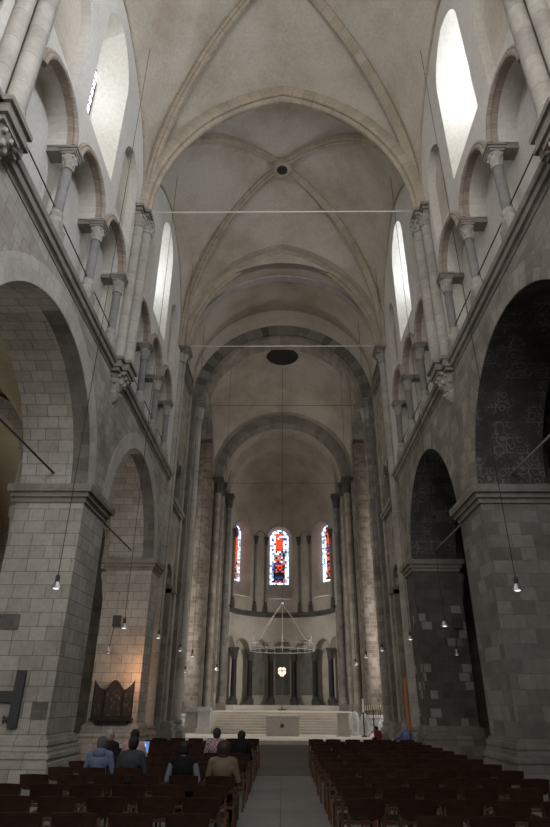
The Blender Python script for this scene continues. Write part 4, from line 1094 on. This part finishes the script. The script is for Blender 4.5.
    if sleeve is not None:
        m = MB()
        for k in (0, 1): armtube(m, k, .006, .97)
        m.tube([P(0, -.012, 1.0), P(0, -.005, 1.05)], [.064, .06], 12)
        remesh(part(m, 'shirt', sleeve, t), .012, 3)
    m = MB(); m.ball((0, .0, .53), (.17, .14, .09), 16, 10)
    for k, s_ in enumerate((-1, 1)):
        hp = (s_ * .09, .0, .525); m.tube([hp, [(hp[i] + kn[k][i]) / 2 for i in range(3)], kn[k]], [.09, .08, .064], 10)
        m.tube([kn[k], [(kn[k][i] * .55 + an[k][i] * .45) for i in range(3)], an[k]], [.064, .058, .05], 10)
    remesh(part(m, 'trousers', bottom, t), .013, 4)
    m = MB()
    for k in (0, 1):
        a = an[k]; m.tube([(a[0], a[1] - .03, a[2] - .055), (a[0], a[1] + .07, a[2] - .06), (a[0], a[1] + .17, a[2] - .065)], [.04, .044, .034], 10)
    remesh(part(m, 'shoes', MT['cable'], t), .012, 2)
    m = MB()
    m.ball(hd(0, -.02, .042), (.098, .106, .1), 18, 12); m.ball(hd(0, -.048, .0), (.09, .078, .095), 14, 10)
    if hairkind == 'bun': m.ball(hd(0, -.11, .05), (.05, .05, .05), 12, 8)
    if hairkind == 'long':
        m.ball(hd(0, -.05, -.06), (.095, .065, .13), 14, 10); m.ball(hd(0, -.055, -.13), (.09, .05, .1), 14, 10)
    if hairkind == 'full':
        m.ball(hd(0, -.03, .03), (.118, .118, .125), 18, 12); m.ball(hd(0, -.045, -.06), (.11, .085, .09), 14, 10)
    # clear the face
    hr = part(m, 'hair', hair, t); remesh(hr, .011, 3)
    if extras: extras(t, P, hd)
    return t
HB = plain('hair_black', (.012, .010, .009), .6); HG = plain('hair_grey', (.28, .27, .26), .7); HD = plain('hair_dark_brown', (.035, .025, .02), .6); HGD = plain('hair_dark_grey', (.075, .07, .07), .7)
jeans = cloth('denim', (.05, .065, .11)); dark = cloth('dark_cloth', (.02, .02, .022)); black = cloth('black_cloth', (.008, .008, .009))
def seat_at(col, row, sg=-1): return (COLX[sg][col], ROWY[row] + .02, 0)
def hood(t, P, hd):
    m = MB(); m.ball(P(0, -.09, 1.0), (.125, .06, .085), 14, 10); m.tube([P(-.1, .02, 1.02), P(-.09, -.07, 1.04), P(0, -.11, 1.05), P(.09, -.07, 1.04), P(.1, .02, 1.02)], [.025, .035, .04, .035, .025], 10)
    remesh(part(m, 'hood', cloth('hood_blue', (.115, .145, .22)), t), .012, 3)
person('person with dark grey hair in a blue hooded sweatshirt, seated left', seat_at(4, 4), 0, SKIN, cloth('hoodie_blue', (.13, .16, .24)), jeans, HGD, lean=.12, extras=hood)
person('person with short black hair in a dark grey jacket beside the hooded person', seat_at(3, 4), 0, SKIN2, cloth('jacket_grey', (.045, .05, .055)), dark, HB, lean=.1)
def scarf(t, P, hd):
    m = MB(); m.tube([P(-.07, .03, 1.04), P(-.06, -.06, 1.05), P(.06, -.06, 1.05), P(.07, .03, 1.04), P(-.04, .08, 1.02)], .026, 8); remesh(part(m, 'scarf', cloth('scarf_red', (.22, .03, .025)), t), .01, 2)
person('grey haired person in a black coat with red scarf, looking right', (COLX[-1][5] + .1, ROWY[6] + .02, 0), -.2, SKIN, cloth('coat_black', (.014, .014, .017)), dark, HG, turn=-.5, lean=.1, extras=scarf, scale=1.02)
def tablet(t, P, hd): pass
person('black haired person in a pink top holding a tablet', (COLX[-1][4] + .08, ROWY[6] + .02, 0), -.1, SKIN, cloth('top_pink', (.50, .32, .34)), jeans, HB, 'long', lean=.05, arms=[((-.24, .08, .72), (-.06, .30, .78)), ((.26, .08, .74), (.17, .31, .80))], scale=1.02)
org = (COLX[-1][4] + .08 + .16, ROWY[6] + .02 + .40, .80)
t = thing('tablet_computer', 'tablet with a lit blue screen held by the person in pink', 'tablet', org, -.1, None, 1.); t.rotation_euler = (-.25, 0, -.1)
m = MB(); m.box(-.09, .09, -.004, .004, 0, .24); part(m, 'case', plain('tablet_case', (.6, .6, .6), .4), t, False)
m = MB(); m.box(-.078, .078, -.006, -.004, .02, .22); part(m, 'screen', plain('screen', (.05, .1, .3), .2, 0, (.12, .3, .9), .7), t, False)
m = MB(); m.box(-.06, .02, -.007, -.006, .13, .19); part(m, 'screen_picture', plain('screen_white', (.5, .5, .5), .2, 0, (.7, .8, 1), .7), t, False)
person('person with black hair in a black vest over a grey blue shirt', (COLX[-1][1] - .05, ROWY[3] + .02, 0), 0, SKIN2, cloth('vest_black', (.009, .009, .011)), dark, HB, lean=.08, sleeve=cloth('shirt_bluegrey', (.19, .22, .28)))
person('person with full dark hair in a beige brown top, seated by the aisle', (COLX[-1][0] + .02, ROWY[3] + .02, 0), .0, SKIN, cloth('top_beige', (.17, .13, .09)), dark, HD, 'full', lean=.08)
person('person with short dark hair in a pink checked shirt', (COLX[-1][1] + .02, ROWY[7] + .02, 0), 0, SKIN, plaid('shirt_checked'), jeans, HD, lean=.03, scale=1.02)
person('person with long black hair in a black jacket with pale sleeve stripes', (COLX[-1][0] + .02, ROWY[7] + .02, 0), 0, SKIN2, black, dark, HB, 'long', lean=.08, scale=.98,
       extras=lambda t, P, hd: [part((lambda mm: mm.tube([P(s_ * .215, .02, 1.0), P(s_ * .255, .0, .86), (s_ * .287, .05, .72)], .012, 6))(MB()), 'sleeve_stripe', cloth('stripe_pale', (.35, .36, .38)), t) for s_ in (-1, 1)])
def strap(t, P, hd):
    m = MB(); m.tube([P(.12, .06, .99), P(.13, -.04, 1.03), P(.11, -.125, .9), P(.06, -.135, .7)], .016, 6); part(m, 'shoulder_strap', MT['cable'], t)
person('grey haired person in a blue shirt resting an arm along the front chairs', (COLX[1][5] + .02, ROWY[12] + .05, 0), .5, SKIN, cloth('shirt_blue', (.16, .21, .42)), dark, HG, turn=.3, lean=.05,
       arms=[((-.40, -.16, .88), (-.64, -.22, .84)), ((.26, .06, .70), (.14, .28, .60))], extras=strap)
person('small distant person in red crouched at the edge of the stone platform', (4.02 * S, 27.1 * S, -.22), .6, SKIN, cloth('top_red', (.25, .03, .027)), dark, HB, lean=.3, legs='low', scale=.86)

# ------------------------------------------------------------------ west end behind the camera
m = MB(); hole = arch_loop(0, 2.6, 8.0, 15.5, 20)
m.prism([[(-12, 0), (12, 0), (12, 25.5), (-12, 25.5)], hole], 'y', -3.2, -2.9)
struct(m.build('wall_west', 'stone_nave', smooth=False))

# ------------------------------------------------------------------ light
def area(name, loc, direction, sx, sy, power, col=(1, 1, 1), spread=None):
    l = bpy.data.lights.new(name, 'AREA'); l.shape = 'RECTANGLE'; l.size = sx * S; l.size_y = sy * S; l.energy = power; l.color = col
    if spread: l.spread = spread
    o = bpy.data.objects.new(name, l); COL.objects.link(o); o.location = [c * S for c in loc]
    o.rotation_euler = Vector(direction).to_track_quat('-Z', 'Y').to_euler()
    return o
DAY = (.95, .98, 1.)
for sg in (-1, 1):
    for b, yc in enumerate(YB):
        p = (850, 60, 190)[b] if sg < 0 else (4000, 460, 480)[b]
        area('clerestory_daylight', (sg * (W + WD + .25), yc + (.12 if sg < 0 else -.1), 18.65), (-sg, 0, -.05), 3.1, 1.6, p, DAY)
area('west_window_daylight', (-.0, -3.4, 12.2), (.0, 1, .02), 5.2, 9., 1000, (1, .97, .93))
for sg, p in ((-1, 380), (1, 480)):
    area('transept_daylight', (sg * 10.4, YC, 10.), (-sg, .1, .1), 3.0, 4, p, (1, .96, .9))
    area('transept_west_fill', (sg * 9.2, 31.4, 8.), (-sg, .25, -.7), 2.0, 3., p * 1.05, (1, .96, .9))  # unseen fill lamp added to brighten the steps and altar
    area('transept_low_fill', (sg * 9.6, 32.6, 4.6), (-sg, .92, -.0), 1.6, 2.4, p * .34, (1, .96, .9), 1.2)  # unseen fill lamp added to brighten the lower apse wall
area('aisle_daylight', (-11.3, 6.5, 4.2), (1, .35, .1), 3., 3., 420, (1, .95, .85))
area('aisle_daylight', (-11.3, 19.2, 4.6), (1, .0, .1), 1.6, 2.4, 110, (1, .95, .85))
def light_frame(loc, direction, sx, sy, n):
    q_ = Vector(direction).to_track_quat('-Z', 'Y'); m = MB(); t_ = .22
    pts = []
    for x0, x1, y0, y1 in ((-sx / 2 - t_, sx / 2 + t_, sy / 2, sy / 2 + t_), (-sx / 2 - t_, sx / 2 + t_, -sy / 2 - t_, -sy / 2), (-sx / 2 - t_, -sx / 2, -sy / 2, sy / 2), (sx / 2, sx / 2 + t_, -sy / 2, sy / 2)):
        o_ = len(m.v); m.box(x0, x1, y0, y1, -.2, .25)
        for i in range(o_, len(m.v)): m.v[i] = tuple(q_ @ Vector(m.v[i]) + Vector(loc))
    struct(m.build('window_%d' % n, 'stone_crossing', loc, smooth=False))  # added frame only, set round a transept lamp; the wall behind has no opening
wn = 10
for sg in (-1, 1):
    for loc, d, sx, sy in (((sg * 10.4, YC, 10.), (-sg, .1, .1), 3.0, 4), ((sg * 9.2, 31.4, 8.), (-sg, .25, -.7), 2.0, 3.), ((sg * 9.6, 32.6, 4.6), (-sg, .92, 0), 1.6, 2.4)):
        light_frame(loc, d, sx, sy, wn); wn += 1
def point(name, loc, power, col, r=.08):
    l = bpy.data.lights.new(name, 'POINT'); l.energy = power; l.color = col; l.shadow_soft_size = r
    o = bpy.data.objects.new(name, l); COL.objects.link(o); o.location = [c * S for c in loc]; return o
point('altarpiece_lamp', (-5.0, 21.7, 2.5), 46, (1, .5, .24), .1)
point('votive_light', (6.24, 18.3, 1.1), 4, (1, .5, .15), .1)

w = bpy.data.worlds.new('World'); SC.world = w; w.use_nodes = True
w.node_tree.nodes['Background'].inputs[0].default_value = (.75, .82, .9, 1); w.node_tree.nodes['Background'].inputs[1].default_value = .6

# ------------------------------------------------------------------ camera
f, yh, xv = 570., 702., 283.
F = np.array([(xv - 275) / f, -(yh - 413.5) / f, 1.]); F /= np.linalg.norm(F)
U = np.array([0., 1., 0.]); U = U - F * np.dot(F, U); U /= np.linalg.norm(U)
Rr = np.cross(U, F)
Mx = np.array([Rr, F, U])
cam = bpy.data.cameras.new('camera'); co = bpy.data.objects.new('camera', cam); COL.objects.link(co)
mat = Matrix.Identity(4)
for i in range(3):
    mat[i][0] = Mx[i, 0]; mat[i][1] = Mx[i, 1]; mat[i][2] = -Mx[i, 2]
mat[0][3], mat[1][3], mat[2][3] = .04 * S, 0, 1.6 * S
co.matrix_world = mat
cam.sensor_fit = 'VERTICAL'; cam.sensor_height = 24.; cam.lens = f / 827 * 24.; cam.clip_end = 300; cam.clip_start = .05
SC.camera = co
SC.view_settings.view_transform = 'Standard'; SC.view_settings.look = 'None'; SC.view_settings.gamma = 1.
SC.view_settings.exposure = .22
SC.cycles.use_denoising = True; SC.cycles.max_bounces = 10; SC.cycles.diffuse_bounces = 6; SC.cycles.transparent_max_bounces = 16
SC.cycles.sample_clamp_indirect = 6.; SC.cycles.caustics_reflective = False; SC.cycles.caustics_refractive = False
